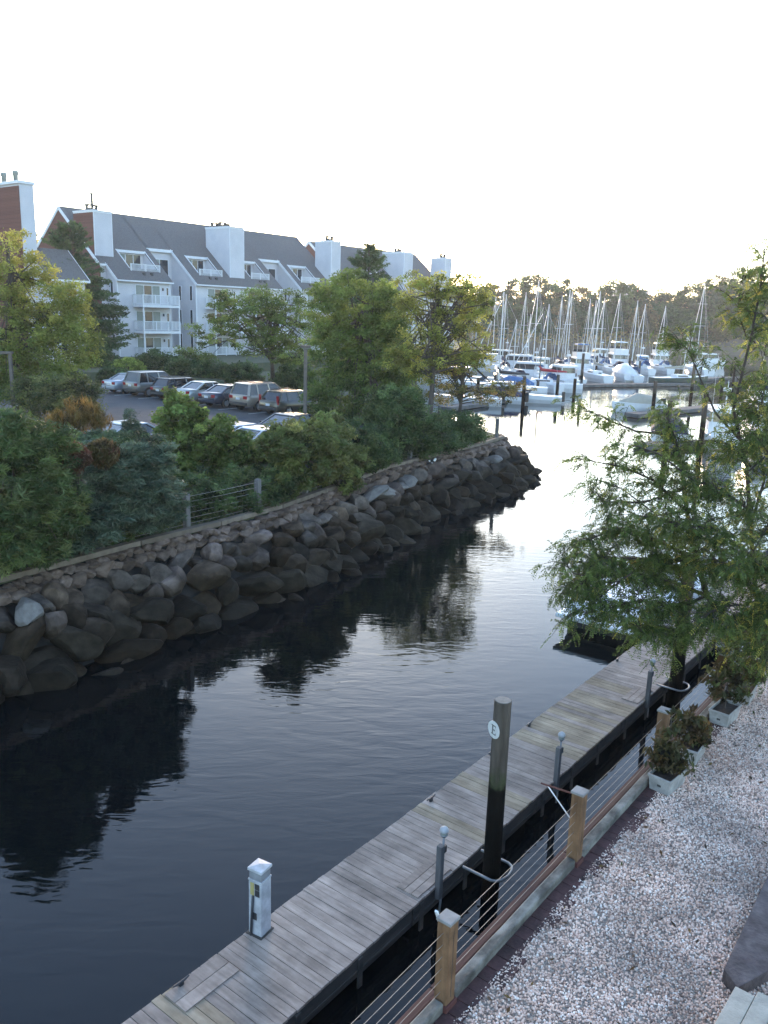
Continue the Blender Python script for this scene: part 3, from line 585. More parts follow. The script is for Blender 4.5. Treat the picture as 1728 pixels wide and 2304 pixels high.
def condo(name, loc, label, uL, uR, units, chims, brick_end=True, bv=1.75):
    r = empty(name, loc, A, label, 'building', 'condominium blocks across the canal'); vd = 4.5
    wl = M(); rf = M(); rk = M()
    core = [(vd, -1.2), (vd, H(vd) - .03), (RV, H(RV) - .03), (2 * RV, 8.47), (2 * RV, -1.2)]
    wl.prism_x(core, uL, uR)
    if brick_end:
        wl.prism_x([(1.8, -1.2), (1.8, H(1.8) - .03), (vd, H(vd) - .03), (vd, -1.2)], uL, units[0][0] - .001)
    prev = uL
    def slab(u0, u1, v0, v1, th=.2): rf.prism_x([(v0, H(v0)), (v1, H(v1)), (v1, H(v1) + th), (v0, H(v0) + th)], u0, u1)
    rf.prism_x([(RV, H(RV)), (RV, H(RV) + .2), (2 * RV + .4, H(-.4) + .2), (2 * RV + .4, H(-.4))], uL - .15, uR + .15)
    for i, (a, b, dorm, balc) in enumerate(units):
        ed = sorted(dorm); cur = a
        if a > prev + .02: slab(prev - (.15 if i == 0 else 0), a - .001, 1.6 if i == 0 else vd - .25, RV)
        if i > 0: rk.bar((prev, vd - .28, H(vd - .25) + .08), (a, vd - .28, H(vd - .25) + .08), .06, .34)
        else: rk.bar((prev - .15, 1.57, H(1.6) + .06), (a, 1.57, H(1.6) + .06), .07, .22)
        for (d0, d1) in ed:
            wl.prism_x([(0, -1.2), (0, H(0) - .03), (vd, H(vd) - .03), (vd, -1.2)], cur, d0); slab(cur - (.18 if cur == a else 0), d0, -.35, RV)
            wl.prism_x([(0, -1.2), (0, H(0) - .03), (1.2, H(1.2) - .03), (1.2, 9.3), (4.0, 9.3), (4.0, H(4.0) - .03), (vd, H(vd) - .03), (vd, -1.2)], d0, d1)
            slab(d0, d1, -.35, 1.25); slab(d0, d1, 3.7, RV)
            rk.bar((d0 - .1, 3.66, H(3.7) + .06), (d1 + .1, 3.66, H(3.7) + .06), .08, .3)
            for e_ in (d0, d1): rk.bar((e_, 1.2, H(1.2) + .22), (e_, 3.7, H(3.7) + .22), .1, .06)
            cur = d1
        wl.prism_x([(0, -1.2), (0, H(0) - .03), (vd, H(vd) - .03), (vd, -1.2)], cur, b); slab(cur - (.18 if cur == a else 0), b + .18, -.35, RV)
        rk.bar((a - .19, -.40, H(-.4) + .12), (b + .19, -.40, H(-.4) + .12), .12, .16)
        hi = vd if i else 1.8
        rk.bar((a - .2, -.37, H(-.37) + .06), (a - .2, hi, H(hi) + .06), .05, .30)
        for e_ in (a + .05, b - .05): rk.box(e_ - .06, e_ + .06, -.03, .04, -1.2, 8.3)
        prev = b
        tag_ = a
    if uR > prev + .02: slab(prev, uR + .15, vd - .25, RV)
    wl.build('wall', SIDING, r); roof = rf.build('roof', SHINGLE, r); rk.build('trim', WHITE, roof)
    if brick_end:
        M().prism_x([(bv, -1.2), (bv, H(bv) - .06), (RV, H(RV) - .06), (14.5, H(2 * RV - 14.5) - .06), (14.5, -1.2)], uL - .12, uL - .002).build('brick_end_wall', BRICK, r)
        M().bar((uL - .2, 1.7, H(1.7) + .02), (uL - .2, RV, H(RV) + .02), .06, .36).bar((uL - .2, 2 * RV, 8.5), (uL - .2, RV, H(RV) + .02), .06, .36).build('rake_board', WHITE, r)
    for c in chims: chimney(r, *c)
    for i, (a, b, dorm, balc) in enumerate(units):
        for (d0, d1) in dorm:
            window(r, d0 + .35, d1 - .35, 9.35, 11.45, 3.97, 3, [CURTAIN, GLASSW, GLASSW], name='dormer_door')
            rm = M(); railing(rm, d0, d1, .95, 1.3, 9.2, 1.0, False); rm.build('dormer_railing', SCREEN, r)
            sk = M()
            for q in (.35, .62): sk.box(d0 + (d1 - d0) * q - .14, d0 + (d1 - d0) * q + .14, .35, .6, H(.35) + .18, H(.6) + .3)
            sk.build('roof_vent', DARKM, roof)
        for (p0, p1) in balc:
            for fl in (-.3, 2.62, 5.5):
                bl = M().box(p0, p1, -1.85, -.002, fl, fl + .28).build('balcony', SCREEN, r)
                rm = M(); railing(rm, p0 + .06, p1 - .06, -1.79, -.1, fl + .28); rm.build('balcony_railing', SCREEN, bl)
                k = random.randrange(3); mats = [[CURTAIN, GLASSW, CURTAIN], [GLASSW, GLASSW, CURTAIN], [CURTAIN, GLASSW, GLASSW]][k]
                window(r, p0 + .35, p1 - 1.35, fl + .32, fl + 2.45, -.002, 3, mats, name='balcony_door')
                M().box(p1 - 1.05, p1 - .92, -.14, -.002, fl + 1.9, fl + 2.2).build('wall_lamp', DARKM, r)
                if fl > 0:
                    pm_ = M(); [pm_.box(x - .06, x + .06, -1.83, -1.71, fl - 2.6, fl - .002) for x in (p0 + .1, p1 - .1)]; pm_.build('balcony_post', WHITE, bl)
                window(r, p1 - .55, p1 - .15, fl + .6, fl + 2.3, -.002, 1, [GLASSW])
        sv = .9
        for fl in (0, 2.9, 5.7):
            window(r, sv - .28, sv + .28, fl + .7, fl + 2.5, a - .002, 1, [GLASSW], facing='side', name='side_window')
            if i: window(r, 2.7, 3.25, fl + .7, fl + 2.5, a - .002, 1, [GLASSW], facing='side', name='side_window')
        if i:
            window(r, units[i - 1][1] + .7, a - .5, 9.2, 11.2, vd - .002, 2, [CURTAIN, GLASSW], name='notch_window')
            M().tube([(a - .1, .0, 8.3), (a - .1, -.08, 7.9), (a - .1, -.08, -1)], .05, 6).build('downpipe', WHITE, r)
    return r
p0 = onz(269.5, 803, 3.0)
BLD = Vector((p0.x, p0.y, 3.0))
cA = (-.8, 1.5, 2.6, 6.4, 15.55, [(.2, 4.4, 1.3, .7)], True, 1.9)
condo('condominium_block', BLD, 'long grey roofed condominium block with tall siding chimneys behind the parked cars', -.8, 37.5,
      [(0, 7.2, [(2.6, 6.5)], [(2.0, 7.1)]), (11.0, 25.2, [(12.4, 15.9), (20.9, 24.0)], [(12.4, 17.4), (19.0, 24.8)]), (29.2, 37.0, [(30.2, 33.8)], [(30.0, 35.5)])],
      [cA, (17.2, 19.6, .9, 5.4, 15.5, [(17.9, 3.0, .9, .6), (18.9, 3.2, .5, .5), (18.0, 4.6, .9, .6)]), (36.2, 38.2, .9, 4.0, 15.4, [(37.2, 2.2, 1.2, .7)])])
p2 = C(101.0, 84.8, 3.0)
condo('condominium_block', p2, 'farther condominium block half hidden by trees, brick gable end beside a pine', -.8, 27.0,
      [(0, 7.2, [(2.6, 6.5)], [(2.0, 7.1)]), (11.0, 26.6, [(16.4, 19.4), (21.0, 24.0)], [(12.4, 17.4), (19.0, 24.8)])],
      [(7.6, 8.7, 3.4, 5.4, 15.2, [(8.1, 4.4, .7, .6)]), (13.0, 15.4, .9, 5.4, 15.5, [(13.7, 3.0, .9, .6), (14.7, 3.2, .5, .5)]), (25.0, 27.0, .9, 4.0, 15.4, [(26.0, 2.2, 1.2, .7)])], bv=6.2)
pz = ond(47, 470, 78); s_, t_ = toC(pz); ztop = ond(47, 412, 78).z - 3
b0 = empty('brick_condominium', C(s_, t_, 3.0), A, 'brick chimneyed condominium with two chimney pots behind the yellowing tree', 'building', 'condominium blocks across the canal')
M().box(0, 1.3, 0, 6.5, -1.2, ztop).build('chimney', SIDING, b0)
M().box(-.08, -.003, .08, 6.5, -1.2, ztop - .2).build('brick_face', BRICK, b0)
M().box(-.16, 1.4, -.1, 6.6, ztop + .001, ztop + .25).build('chimney_cap', WHITE, b0)
for v in (.9, 2.9): M().tube([(.2, v, ztop + .25), (.2, v, ztop + .75), (.2, v, ztop + .8), (.2, v, ztop + 1.1)], [.22, .22, .28, .26], 12).build('chimney_pot', CURTAIN, b0, smooth=True)
M().box(-9, -.09, .3, 12, -1.2, ztop - 5).build('brick_wall', BRICK, b0)
ez = ond(120, 628, 82).z - 3
M().prism_x([(-1.5, -1.2), (-1.5, ez), (1.5, ez + 2.5), (5, ez + .6), (5, -1.2)], 1.31, 5.0).build('wing_wall', SIDING, b0)
M().prism_x([(-1.9, ez - .3), (1.5, ez + 2.52), (1.5, ez + 2.75), (-1.9, ez - .05)], 1.31, 5.25).build('wing_roof', SHINGLE, b0)
M().bar((1.31, -1.95, ez - .2), (5.3, -1.95, ez - .2), .12, .2).bar((5.28, -1.9, ez - .2), (5.28, 1.5, ez + 2.6), .05, .3).build('wing_trim', WHITE, b0)
for w0 in (1.0, 4.0): window(b0, 2.2, 3.6, w0, w0 + 1.7, -1.502, 2, [GLASSW, CURTAIN])
# far tower block behind the trees
tw = ond(1413, 675, 700); TWM = pm('tower_concrete', (.20, .20, .22), (.26, .26, .28), .2, .9)
tb = empty('tower_block', (tw.x, tw.y, 10), 0, 'distant grey tower block rising behind the far trees', 'building')
zt = ond(1400, 652, 700).z - 10
M().box(-13, 13, -10, 10, 0, zt).box(-9, 1, -6, 6, zt + .01, zt + 4).build('wall', TWM, tb)
for i in range(3): M().box(-11 + i * 8, -6 + i * 8, -10.1, -10.001, zt - 7, zt - 4).build('window', GLASSW, tb)
M().box(2, 4.5, -10.3, -9, zt - 2.4, zt - .6).build('warning_light', emit('red_light', (1, .12, .15), 3), tb)
# ================= parked cars =================
TYRE = pm('tyre', (.012, .012, .012), (.02, .02, .02), 9, .85); RIM = pm('alloy', (.45, .46, .48), (.36, .37, .39), 8, .35, metal=.6)
CGLASS = pm('car_glass', (.02, .022, .026), (.012, .014, .016), 2, .05, spec=.9); TAIL = pm('tail_lamp', (.32, .015, .02), (.22, .01, .015), 9, .2); PLATE = pm('plate', (.6, .62, .65), (.5, .52, .6), 9, .5); HEADL = pm('head_lamp', (.5, .52, .55), (.42, .44, .47), 9, .15)
def paint(n, c): return pm(n, c, tuple(x * .9 for x in c), 2, .28, metal=.35, coat=.6)
PAINTS = {}
def car(name, pos, rz, label, kind, col, tailhigh=False, rack=False):
    key = 'paint_' + '_'.join(str(int(x * 1000)) for x in col)
    pt = PAINTS.get(key) or PAINTS.setdefault(key, paint(key, col))
    r = empty(name, pos, rz, label, 'car', 'cars parked in the lot')
    if kind == 'sedan': L_, W_, Hh, zb, zt, zh, gb, gt = 4.75, 1.82, 1.45, .93, 1.0, .90, (-1.85, 1.15), (-.95, .15)
    elif kind == 'wagon': L_, W_, Hh, zb, zt, zh, gb, gt = 4.75, 1.82, 1.52, .95, .98, .90, (-2.22, 1.15), (-1.85, .15)
    else: L_, W_, Hh, zb, zt, zh, gb, gt = 4.75, 1.9, 1.80, 1.08, 1.12, 1.05, (-2.25, 1.15), (-2.0, .2)
    h = W_ / 2; lo = .28 if kind != 'suv' else .34
    def ring(x, w, zt_, zl):
        return [(x, -w * .88, zl), (x, -w, zl + .2), (x, -w * 1.0, zt_ - .28), (x, -w * .95, zt_ - .06), (x, -w * .82, zt_), (x, w * .82, zt_), (x, w * .95, zt_ - .06), (x, w, zt_ - .28), (x, w, zl + .2), (x, w * .88, zl)]
    hl = L_ / 2
    st = [(-hl, .84, zt - .12, lo + .14), (-hl + .05, .92, zt - .03, lo + .04), (-hl + .35, .98, zt, lo), (-1.2, 1, zt - .01, lo), (0, 1, zb, lo), (1.1, 1, zb - .01, lo), (1.6, .985, zh, lo), (hl - .3, .94, zh - .10, lo), (hl - .08, .86, zh - .2, lo + .04), (hl, .74, zh - .32, lo + .12)]
    M().loft([ring(x, w * h, a, b) for x, w, a, b in st]).build('body', pt, r, smooth=True)
    gw, rw = h * .93, h * .73
    def rect(x0, x1, w, z): return [(x0, -w, z), (x1, -w, z), (x1, w, z), (x0, w, z)]
    M().loft([rect(gb[0], gb[1], gw, zb - .04), rect(gt[0], gt[1], rw, Hh - .07)]).build('windows', CGLASS, r)
    M().loft([rect(gt[0] - .04, gt[1] + .05, rw + .025, Hh - .075), rect(gt[0] - .03, gt[1] + .02, rw + .01, Hh - .03), rect(gt[0] + .15, gt[1] - .12, rw * .82, Hh)]).build('roof', pt, r, smooth=False, bevel=.015)
    pil = M()
    for sg in (-1, 1):
        pil.bar((gb[1], sg * gw, zb - .04), (gt[1], sg * rw, Hh - .06), .07, .05); pil.bar((gb[0], sg * gw, zb - .04), (gt[0], sg * rw, Hh - .06), .14, .07)
        xm = (gb[0] + gb[1]) * .5 + .2; pil.bar((xm, sg * gw * 1.003, zb - .04), (xm - .08, sg * rw * 1.004, Hh - .07), .09, .04)
        if kind != 'sedan': pil.bar((xm - 1.05, sg * gw * 1.003, zb - .04), (xm - 1.05, sg * rw * 1.004, Hh - .07), .10, .04)
    pil.build('pillars', pt, r)
    n = 16
    for x in (-1.4, 1.42):
        for sg in (-1, 1):
            rr = .33 if kind != 'suv' else .37; y0, y1 = sg * (h - .2), sg * (h + .012)
            cr = lambda y, q: [(x + q * math.cos(2 * math.pi * i / n), y, rr + q * math.sin(2 * math.pi * i / n)) for i in range(n)]
            wh = M().loft([cr(y0, rr), cr(y1 - sg * .03, rr), cr(y1, rr * .93), cr(y1, rr * .68), cr(y1 - sg * .03, rr * .66), cr(y0, rr * .66)]).build('wheel', TYRE, r, smooth=True)
            rm = M().loft([cr(y1 - sg * .05, rr * .66), cr(y1 - sg * .012, rr * .2)], cap=True)
            for k in range(5):
                q = 2 * math.pi * k / 5; rm.bar((x, y1 - sg * .01, rr), (x + rr * .64 * math.cos(q), y1 - sg * .01, rr + rr * .64 * math.sin(q)), .05, .03, (0, 1, 0))
            rm.build('rim', RIM, wh)
    for sg in (-1, 1):
        if tailhigh: M().box(-hl - .01 + .05, -hl + .16, sg * (h * .86) - .06, sg * (h * .86) + .06, zt - .25, Hh - .25).build('tail_light', TAIL, r, bevel=.01)
        else: M().box(-hl - .012, -hl + .2, sg * h * .70 - .17, sg * h * .70 + .17, zt - .30, zt - .10).build('tail_light', TAIL, r, bevel=.02)
        M().box(hl - .28, hl - .06, sg * h * .66 - .14, sg * h * .66 + .14, zh - .32, zh - .2).build('headlight', HEADL, r, bevel=.02)
        M().box(.72, .86, sg * (h + .02) - .09, sg * (h + .02) + .09, zb + .02, zb + .15).build('mirror', pt, r, bevel=.02)
    M().box(-hl - .02, -hl + .01, -.17, .17, zt - .36, zt - .22).build('licence_plate', PLATE, r)
    M().box(-hl - .06, -hl + .2, -h * .86, h * .86, lo + .1, lo + .28).build('bumper', pt if kind == 'sedan' else DARKM, r, bevel=.03)
    if rack:
        rk = M(); [rk.bar((gt[0] + .2, sg * rw * .85, Hh + .05), (gt[1] - .2, sg * rw * .85, Hh + .05), .04, .04) for sg in (-1, 1)]; [rk.bar((x, -rw * .85, Hh + .03), (x, rw * .85, Hh + .03), .04, .03) for x in (gt[0] + .5, gt[1] - .5)]; rk.build('roof_rack', DARKM, r)
    return r
CZ0 = LZ + .06
specs = [('sedan', (.36, .40, .46), 'silver blue sedan at the far end of the parked row', 0, 0), ('suv', (.20, .20, .19), 'grey boxy estate car between a silver and a black car', 0, 0), ('wagon', (.02, .022, .03), 'black estate car with roof rack and red rear lamps', 0, 1),
         ('sedan', (.34, .36, .36), 'pale silver sedan parked beside the black estate car', 0, 0), ('sedan', (.035, .045, .075), 'dark blue sedan parked beside the champagne car', 0, 0), ('suv', (.34, .29, .24), 'champagne sport utility car with dark rear window', 0, 1), ('wagon', (.085, .08, .065), 'dark olive estate car with tall red rear lamps', 1, 1)]
for i, (k, c, lab, th, rk) in enumerate(specs):
    car('parked_car', C(38.8 + random.uniform(-.2, .2), 54.4 - 2.83 * i, CZ0), A + random.uniform(-.02, .02), lab, k, c, th, rk)
for px, py, k, c, lab in ((120, 962, 'sedan', (.50, .50, .48), 'white sedan roof showing behind the golden grasses'), (268, 950, 'sedan', (.42, .44, .46), 'silver sedan roof showing over the blue junipers'), (515, 952, 'sedan', (.48, .49, .51), 'white sedan mostly hidden behind the broadleaf shrub'), (572, 962, 'sedan', (.55, .56, .58), 'white sedan with bright windscreen nosing out of the shrubs'), (645, 931, 'sedan', (.02, .022, .025), 'black sedan parked beside the brown lamp post')):
    p = onz(px, py, CZ0 + 1.45); s_, t_ = toC(p); car('parked_car', C(s_, t_, CZ0), A + math.pi, lab, k, c)
# lamp posts in the lot
POLEM = pm('lamp_pole', (.085, .07, .06), (.13, .11, .095), 6, .8)
def lotlamp(px, py, topy, label, arm):
    p = onz(px, py, LZ); r = empty('lamp_post', p, 0, label, 'lamp post'); h = ond(px, topy, p.y).z - LZ
    M().box(-.085, .085, -.085, .085, 0, h).build('pole', POLEM, r, bevel=.01)
    M().box(-.9 if arm else -.25, .14 if arm else .25, -.16, .16, h + .002, h + .14).build('lamp_head', POLEM, r, bevel=.02)
    M().box(-.85 if arm else -.2, -.3 if arm else .2, -.13, .13, h - .02, h).build('lamp_glass', CURTAIN, r)
lotlamp(686, 985, 783, 'slim brown lamp post rising behind the seawall shrubs', False)
lotlamp(33, 945, 797, 'square lamp post with side arm below the yellowing tree', True)
# ================= boats =================
GEL = pm('gelcoat', (.72, .73, .74), (.64, .65, .66), 2, .3); GELC = pm('cream_gelcoat', (.62, .58, .50), (.56, .53, .46), 2, .35); NAVY = pm('navy_canvas', (.012, .018, .05), (.02, .03, .075), 5, .8); BLUEC = pm('blue_canvas', (.04, .12, .28), (.05, .15, .33), 5, .8); REDC = pm('red_canvas', (.38, .02, .035), (.30, .02, .03), 5, .75); GREENH = pm('dark_green_hull', (.012, .035, .03), (.02, .045, .04), 4, .3); BLACKH = pm('black_hull', (.01, .01, .012), (.018, .018, .02), 4, .35)
SPAR = pm('mast_alloy', (.62, .62, .62), (.52, .52, .52), 3, .4, metal=.3); TEAK = pm('teak', (.20, .13, .08), (.28, .19, .12), 6, .7); WOODSP = pm('varnished_spar', (.30, .20, .12), (.36, .25, .16), 4, .5); TANC = pm('tan_canvas', (.42, .38, .30), (.36, .33, .27), 4, .85)
def hull(m, L_, B, F, transom=.8, bowrise=.35, draft=.3):
    rings = []; N_ = 12
    for i in range(N_ + 1):
        f = i / N_; x = -L_ / 2 + L_ * f; w_ = B / 2 * (transom + (1 - transom) * min(1, f / .45)) if f < .45 else B / 2 * max(.02, 1 - ((f - .45) / .55) ** 2.1)
        zs = F * (1 + bowrise * f ** 2); xo = x + (.06 * L_ * max(0, f - .75) / .25)
        rings.append([(xo, w_, zs), (xo - .01, w_ * .97, zs * .5), (x, w_ * .80, 0), (x, w_ * .35, -draft * (1 - f * .4)), (x, -w_ * .35, -draft * (1 - f * .4)), (x, -w_ * .80, 0), (xo - .01, -w_ * .97, zs * .5), (xo, -w_, zs)])
    m.loft(rings, closed=True, cap=True); return rings
def boat_root(name, p, ang, label, cat, group): return empty(name, (p.x, p.y, 0), ang, label, cat, group)
def sailboat(p, ang, L_, label, mast_z, hullm=None, cover=None, stay=True, mastm=None, dodger=None):
    r = boat_root('sailboat', p, ang, label, 'sailboat', 'sailboats moored in the marina'); B = L_ * .3; F = .75 + L_ * .03
    m = M(); rg = hull(m, L_, B, F, .62, .3); m.build('hull', hullm or GEL, r, smooth=False)
    dk_ = M(); dk_.loft([[(q[0][0], q[0][1] * .93, q[0][2] + .004), (q[0][0], q[0][1] * .5, q[0][2] + .06), (q[0][0], -q[0][1] * .5, q[0][2] + .06), (q[0][0], -q[0][1] * .93, q[0][2] + .004)] for q in rg], closed=True); dk_.build('deck', GEL, r)
    cb_ = M(); c0, c1 = -L_ * .1, L_ * .22
    cb_.loft([[(c0, -B * .3, F), (c0, -B * .26, F + .5), (c0, B * .26, F + .5), (c0, B * .3, F)], [(c1 * .6, -B * .28, F), (c1 * .6, -B * .22, F + .46), (c1 * .6, B * .22, F + .46), (c1 * .6, B * .28, F)], [(c1, -B * .15, F), (c1 - .25, -B * .1, F + .3), (c1 - .25, B * .1, F + .3), (c1, B * .15, F)]]); cab = cb_.build('cabin', GEL, r)
    for sg in (-1, 1): M().box(c0 + .3, c1 * .55, sg * B * .275 - .02, sg * B * .275 + .02, F + .2, F + .36).build('window', GLASSW, cab)
    mx = L_ * .08; ma = M().tube([(mx, 0, F), (mx, 0, mast_z)], [.085, .06], 8).build('mast', mastm or SPAR, r)
    for q in (.5, .76) if mast_z > 14 else (.55,): M().bar((mx, -B * .28, F + (mast_z - F) * q), (mx, B * .28, F + (mast_z - F) * q), .05, .05).build('spreader', SPAR, ma)
    bo = M().tube([(mx, 0, F + 1.25), (mx - L_ * .36, 0, F + 1.3)], .06, 8).build('boom', SPAR, r)
    if cover: M().tube([(mx + .12, 0, F + 2.0), (mx - .2, 0, F + 1.55), (mx - L_ * .18, 0, F + 1.45), (mx - L_ * .36, 0, F + 1.4)], [.12, .2, .17, .1], 8).build('sail_cover', cover, bo, smooth=True)
    if stay:
        rgm = M().tube([(L_ * .5, 0, F * 1.25), (mx, 0, mast_z)], .018, 4).tube([(-L_ * .49, 0, F), (mx, 0, mast_z)], .012, 4)
        for sg in (-1, 1): rgm.tube([(mx, sg * B * .46, F), (mx, sg * B * .28, F + (mast_z - F) * .55), (mx, 0, mast_z - .3)], .012, 4)
        rgm.build('rigging', SPAR, r); M().tube([(L_ * .49, 0, F * 1.3 + .4), (mx + .15, 0, mast_z - .9)], .038, 6).build('furled_jib', GEL, r)
    if dodger:
        dg = M(); dg.loft([[(c0 - .1 + x, B * .3 * math.cos(a_), F + .4 + z * math.sin(a_)) for a_ in np.linspace(0, math.pi, 7)] for x, z in ((-.9, .95), (-.2, .9), (.5, .35))], closed=False, cap=False); dg.build('dodger', dodger, r)
    sp = M()
    for sg in (-1, 1):
        for x in np.linspace(-L_ * .47, L_ * .4, 6): sp.tube([(x, sg * B * .42, F), (x, sg * B * .42, F + .6)], .012, 4)
    sp.build('stanchions', SPAR, r); return r
def cruiser(p, ang, L_, label, fly=True, hullm=None, canvas=None, covered=None):
    L_ *= .86
    r = boat_root('motor_cruiser', p, ang, label, 'motor boat', 'motor boats moored in the marina'); B = L_ * .33; F = .9 + L_ * .035
    m = M(); rg = hull(m, L_, B, F, .92, .35); m.build('hull', hullm or GEL, r)
    M().loft([[(q[0][0], q[0][1] * .97, q[0][2] + .004), (q[0][0], q[0][1] * .5, q[0][2] + .05), (q[0][0], -q[0][1] * .5, q[0][2] + .05), (q[0][0], -q[0][1] * .97, q[0][2] + .004)] for q in rg]).build('deck', GEL, r)
    M().box(-L_ * .5 - .6, -L_ * .5 - .005, -B * .4, B * .4, .28, .36).build('swim_platform', TEAK if not covered else GEL, r)
    if covered:
        M().loft([[(x, B * .47 * w_ * math.cos(a_), F + h_ * math.sin(a_)) for a_ in np.linspace(0, math.pi, 9)] for x, w_, h_ in ((-L_ * .5, .9, .25), (-L_ * .42, .97, .9), (-L_ * .1, 1, 1.5), (L_ * .15, .85, 1.1), (L_ * .4, .4, .4))], closed=False, cap=True).build('canvas_cover', covered, r, smooth=True); return r
    c0, c1 = -L_ * .22, L_ * .24; h1 = 1.75
    sec = lambda x0, x1, w_, z: [(x0, -w_, z), (x1, -w_ * .8, z), (x1, w_ * .8, z), (x0, w_, z)]
    cab = M().loft([sec(c0, c1 + .5, B * .42, F), sec(c0, c1, B * .40, F + h1 * .45)]).build('cabin', GEL, r)
    M().loft([sec(c0 + .05, c1 - .03, B * .392, F + h1 * .452), sec(c0 + .1, c1 - .6, B * .375, F + h1 * .85)]).build('windows', GLASSW, cab)
    M().loft([sec(c0 - .9, c1 - .5, B * .41, F + h1 * .852), sec(c0 - .9, c1 - .6, B * .41, F + h1)]).build('cabin_roof', GEL, r)
    for sg in (-1, 1): M().box(c0 - .8, c0 - .72, sg * B * .38 - .04, sg * B * .38 + .04, F, F + h1 * .85).build('roof_support', GEL, r)
    top = F + h1
    if fly:
        M().loft([sec(c0 - .6, c1 - 1.0, B * .36, top + .002), sec(c0 - .6, c1 - .75, B * .38, top + .75)]).build('flybridge', GEL, r)
        M().loft([sec(c1 - 1.4, c1 - .8, B * .35, top + .752), sec(c1 - 1.7, c1 - 1.2, B * .3, top + 1.15)]).build('wind_screen', GLASSW, r)
        if canvas: M().loft([sec(c0 - .3, c1 - 1.3, B * .34, top + 1.9), sec(c0 - .2, c1 - 1.4, B * .3, top + 2.05)]).build('bimini', canvas, r)
        bs = M(); [bs.tube([(x, sg * B * .33, top + .7), (x, sg * B * .33, top + 1.92)], .025, 5) for sg in (-1, 1) for x in (c0 - .2, c1 - 1.5)]; bs.build('bimini_frame', SPAR, r)
        top += .75
    M().tube([(c0, 0, top), (c0, 0, top + 1.9)], .05, 6).loft([[(c0 + .28 * math.cos(a_), .28 * math.sin(a_), top + z) for a_ in np.linspace(0, 2 * math.pi, 10)[:-1]] for z in (1.2, 1.4)]).build('radar_mast', GEL, r)
    M().tube([(-L_ * .3, B * .4, F + 1.6), (-L_ * .38, B * .45, F + 5.5)], .015, 4).build('antenna', SPAR, r)
    rl = M()
    for sg in (-1, 1):
        pts = [(q[0][0], sg * q[0][1] * .93, q[0][2] + .65) for q in rg[7:]]; rl.tube(pts, .02, 4)
        for q in rg[7:]: rl.tube([(q[0][0], sg * q[0][1] * .93, q[0][2]), (q[0][0], sg * q[0][1] * .93, q[0][2] + .65)], .015, 4)
    rl.build('bow_rail', SPAR, r); return r
def skiff(p, ang, L_, label, cover=None):
    r = boat_root('runabout', p, ang, label, 'motor boat', 'motor boats moored in the marina'); m = M(); B = L_ * .36; rg = hull(m, L_, B, .75, .95, .3); m.build('hull', GEL, r)
    M().loft([[(q[0][0], q[0][1] * .95, q[0][2] + .004), (q[0][0], q[0][1] * .4, q[0][2] + .03), (q[0][0], -q[0][1] * .4, q[0][2] + .03), (q[0][0], -q[0][1] * .95, q[0][2] + .004)] for q in rg]).build('deck', GEL, r)
    if cover: M().loft([[(x, B * .46 * w_ * math.cos(a_), .78 + h_ * math.sin(a_)) for a_ in np.linspace(0, math.pi, 9)] for x, w_, h_ in ((-L_ * .46, .95, .2), (-L_ * .3, 1, .75), (L_ * .05, .95, 1.0), (L_ * .2, .75, .6), (L_ * .4, .3, .3))], closed=False, cap=True).build('boat_cover', cover, r, smooth=True)
    else:
        M().loft([[(L_ * .08, -B * .4, .8), (L_ * .25, -B * .2, .8), (L_ * .25, B * .2, .8), (L_ * .08, B * .4, .8)], [(-.1, -B * .38, 1.35), (L_ * .1, -B * .2, 1.35), (L_ * .1, B * .2, 1.35), (-.1, B * .38, 1.35)]]).build('wind_screen', CGLASS, r)
    M().box(-L_ * .5 - .35, -L_ * .5, -.22, .22, .2, 1.25).build('outboard', BLACKH, r, bevel=.06); return r
WPX = lambda px, py: onz(px, py, 0)
def mz(px, topy, Y): return ond(px, topy, Y).z
back = [(1071, 655, 150, GEL, None), (1111, 668, 160, GEL, BLUEC), (1133, 662, 128, GEL, NAVY), (1162, 719, 108, GEL, None), (1177, 657, 142, GEL, NAVY), (1189, 707, 150, GEL, TANC), (1206, 630, 116, GEL, BLUEC), (1232, 684, 104, GEL, None), (1257, 665, 136, GEL, NAVY), (1273, 652, 142, GEL, TANC), (1281, 656, 152, GEL, None), (1320, 672, 150, GEL, BLUEC), (1332, 676, 160, GEL, None), (1343, 655, 124, GEL, TANC), (1354, 670, 148, GEL, NAVY), (1387, 660, 140, GEL, None), (1426, 676, 126, GEL, NAVY), (1445, 684, 146, GEL, BLUEC), (1490, 688, 150, GEL, None), (1572, 637, 150, GEL, TANC)]
tint = {id(None): 'no sail cover on its boom'}
cn = {id(NAVY): 'a navy sail cover', id(BLUEC): 'a blue sail cover', id(TANC): 'a tan sail cover'}
for i, (px, ty, Y, hm, cv) in enumerate(back):
    b = ond(px, 800, Y); z = mz(px + 8, ty, Y); hh = 'tall' if z > 15.5 else ('mid height' if z > 12 else 'short')
    sailboat(Vector((b.x, Y, 0)), R(96 + random.uniform(-14, 14)), min(12, max(7.5, z * .68)), 'white moored sailboat with a ' + hh + ' mast and ' + cn.get(id(cv), 'no sail cover on its boom'), z, hm, cv, dodger=random.choice([None, BLUEC, NAVY]))
b = WPX(1115, 888); sailboat(Vector((b.x + 1.0, b.y, 0)), R(172), 9.5, 'white sailboat with black sail cover moored near the rocky point', mz(1140, 657, b.y), GEL, BLACKH)
b = WPX(1225, 880); sailboat(b, R(168), 9.0, 'white sailboat with bright red sail cover beside dark pilings', mz(1264, 690, b.y), GEL, REDC, mastm=BLACKH)
b = WPX(1525, 866); sailboat(b, R(15), 8.6, 'dark green hulled boat with white rail beside the marina piling', 7.5, GREENH, TANC)
cruiser(WPX(1385, 832), R(88), 12.5, 'big white flybridge motor yacht with tall enclosed upper deck', True, canvas=GEL)
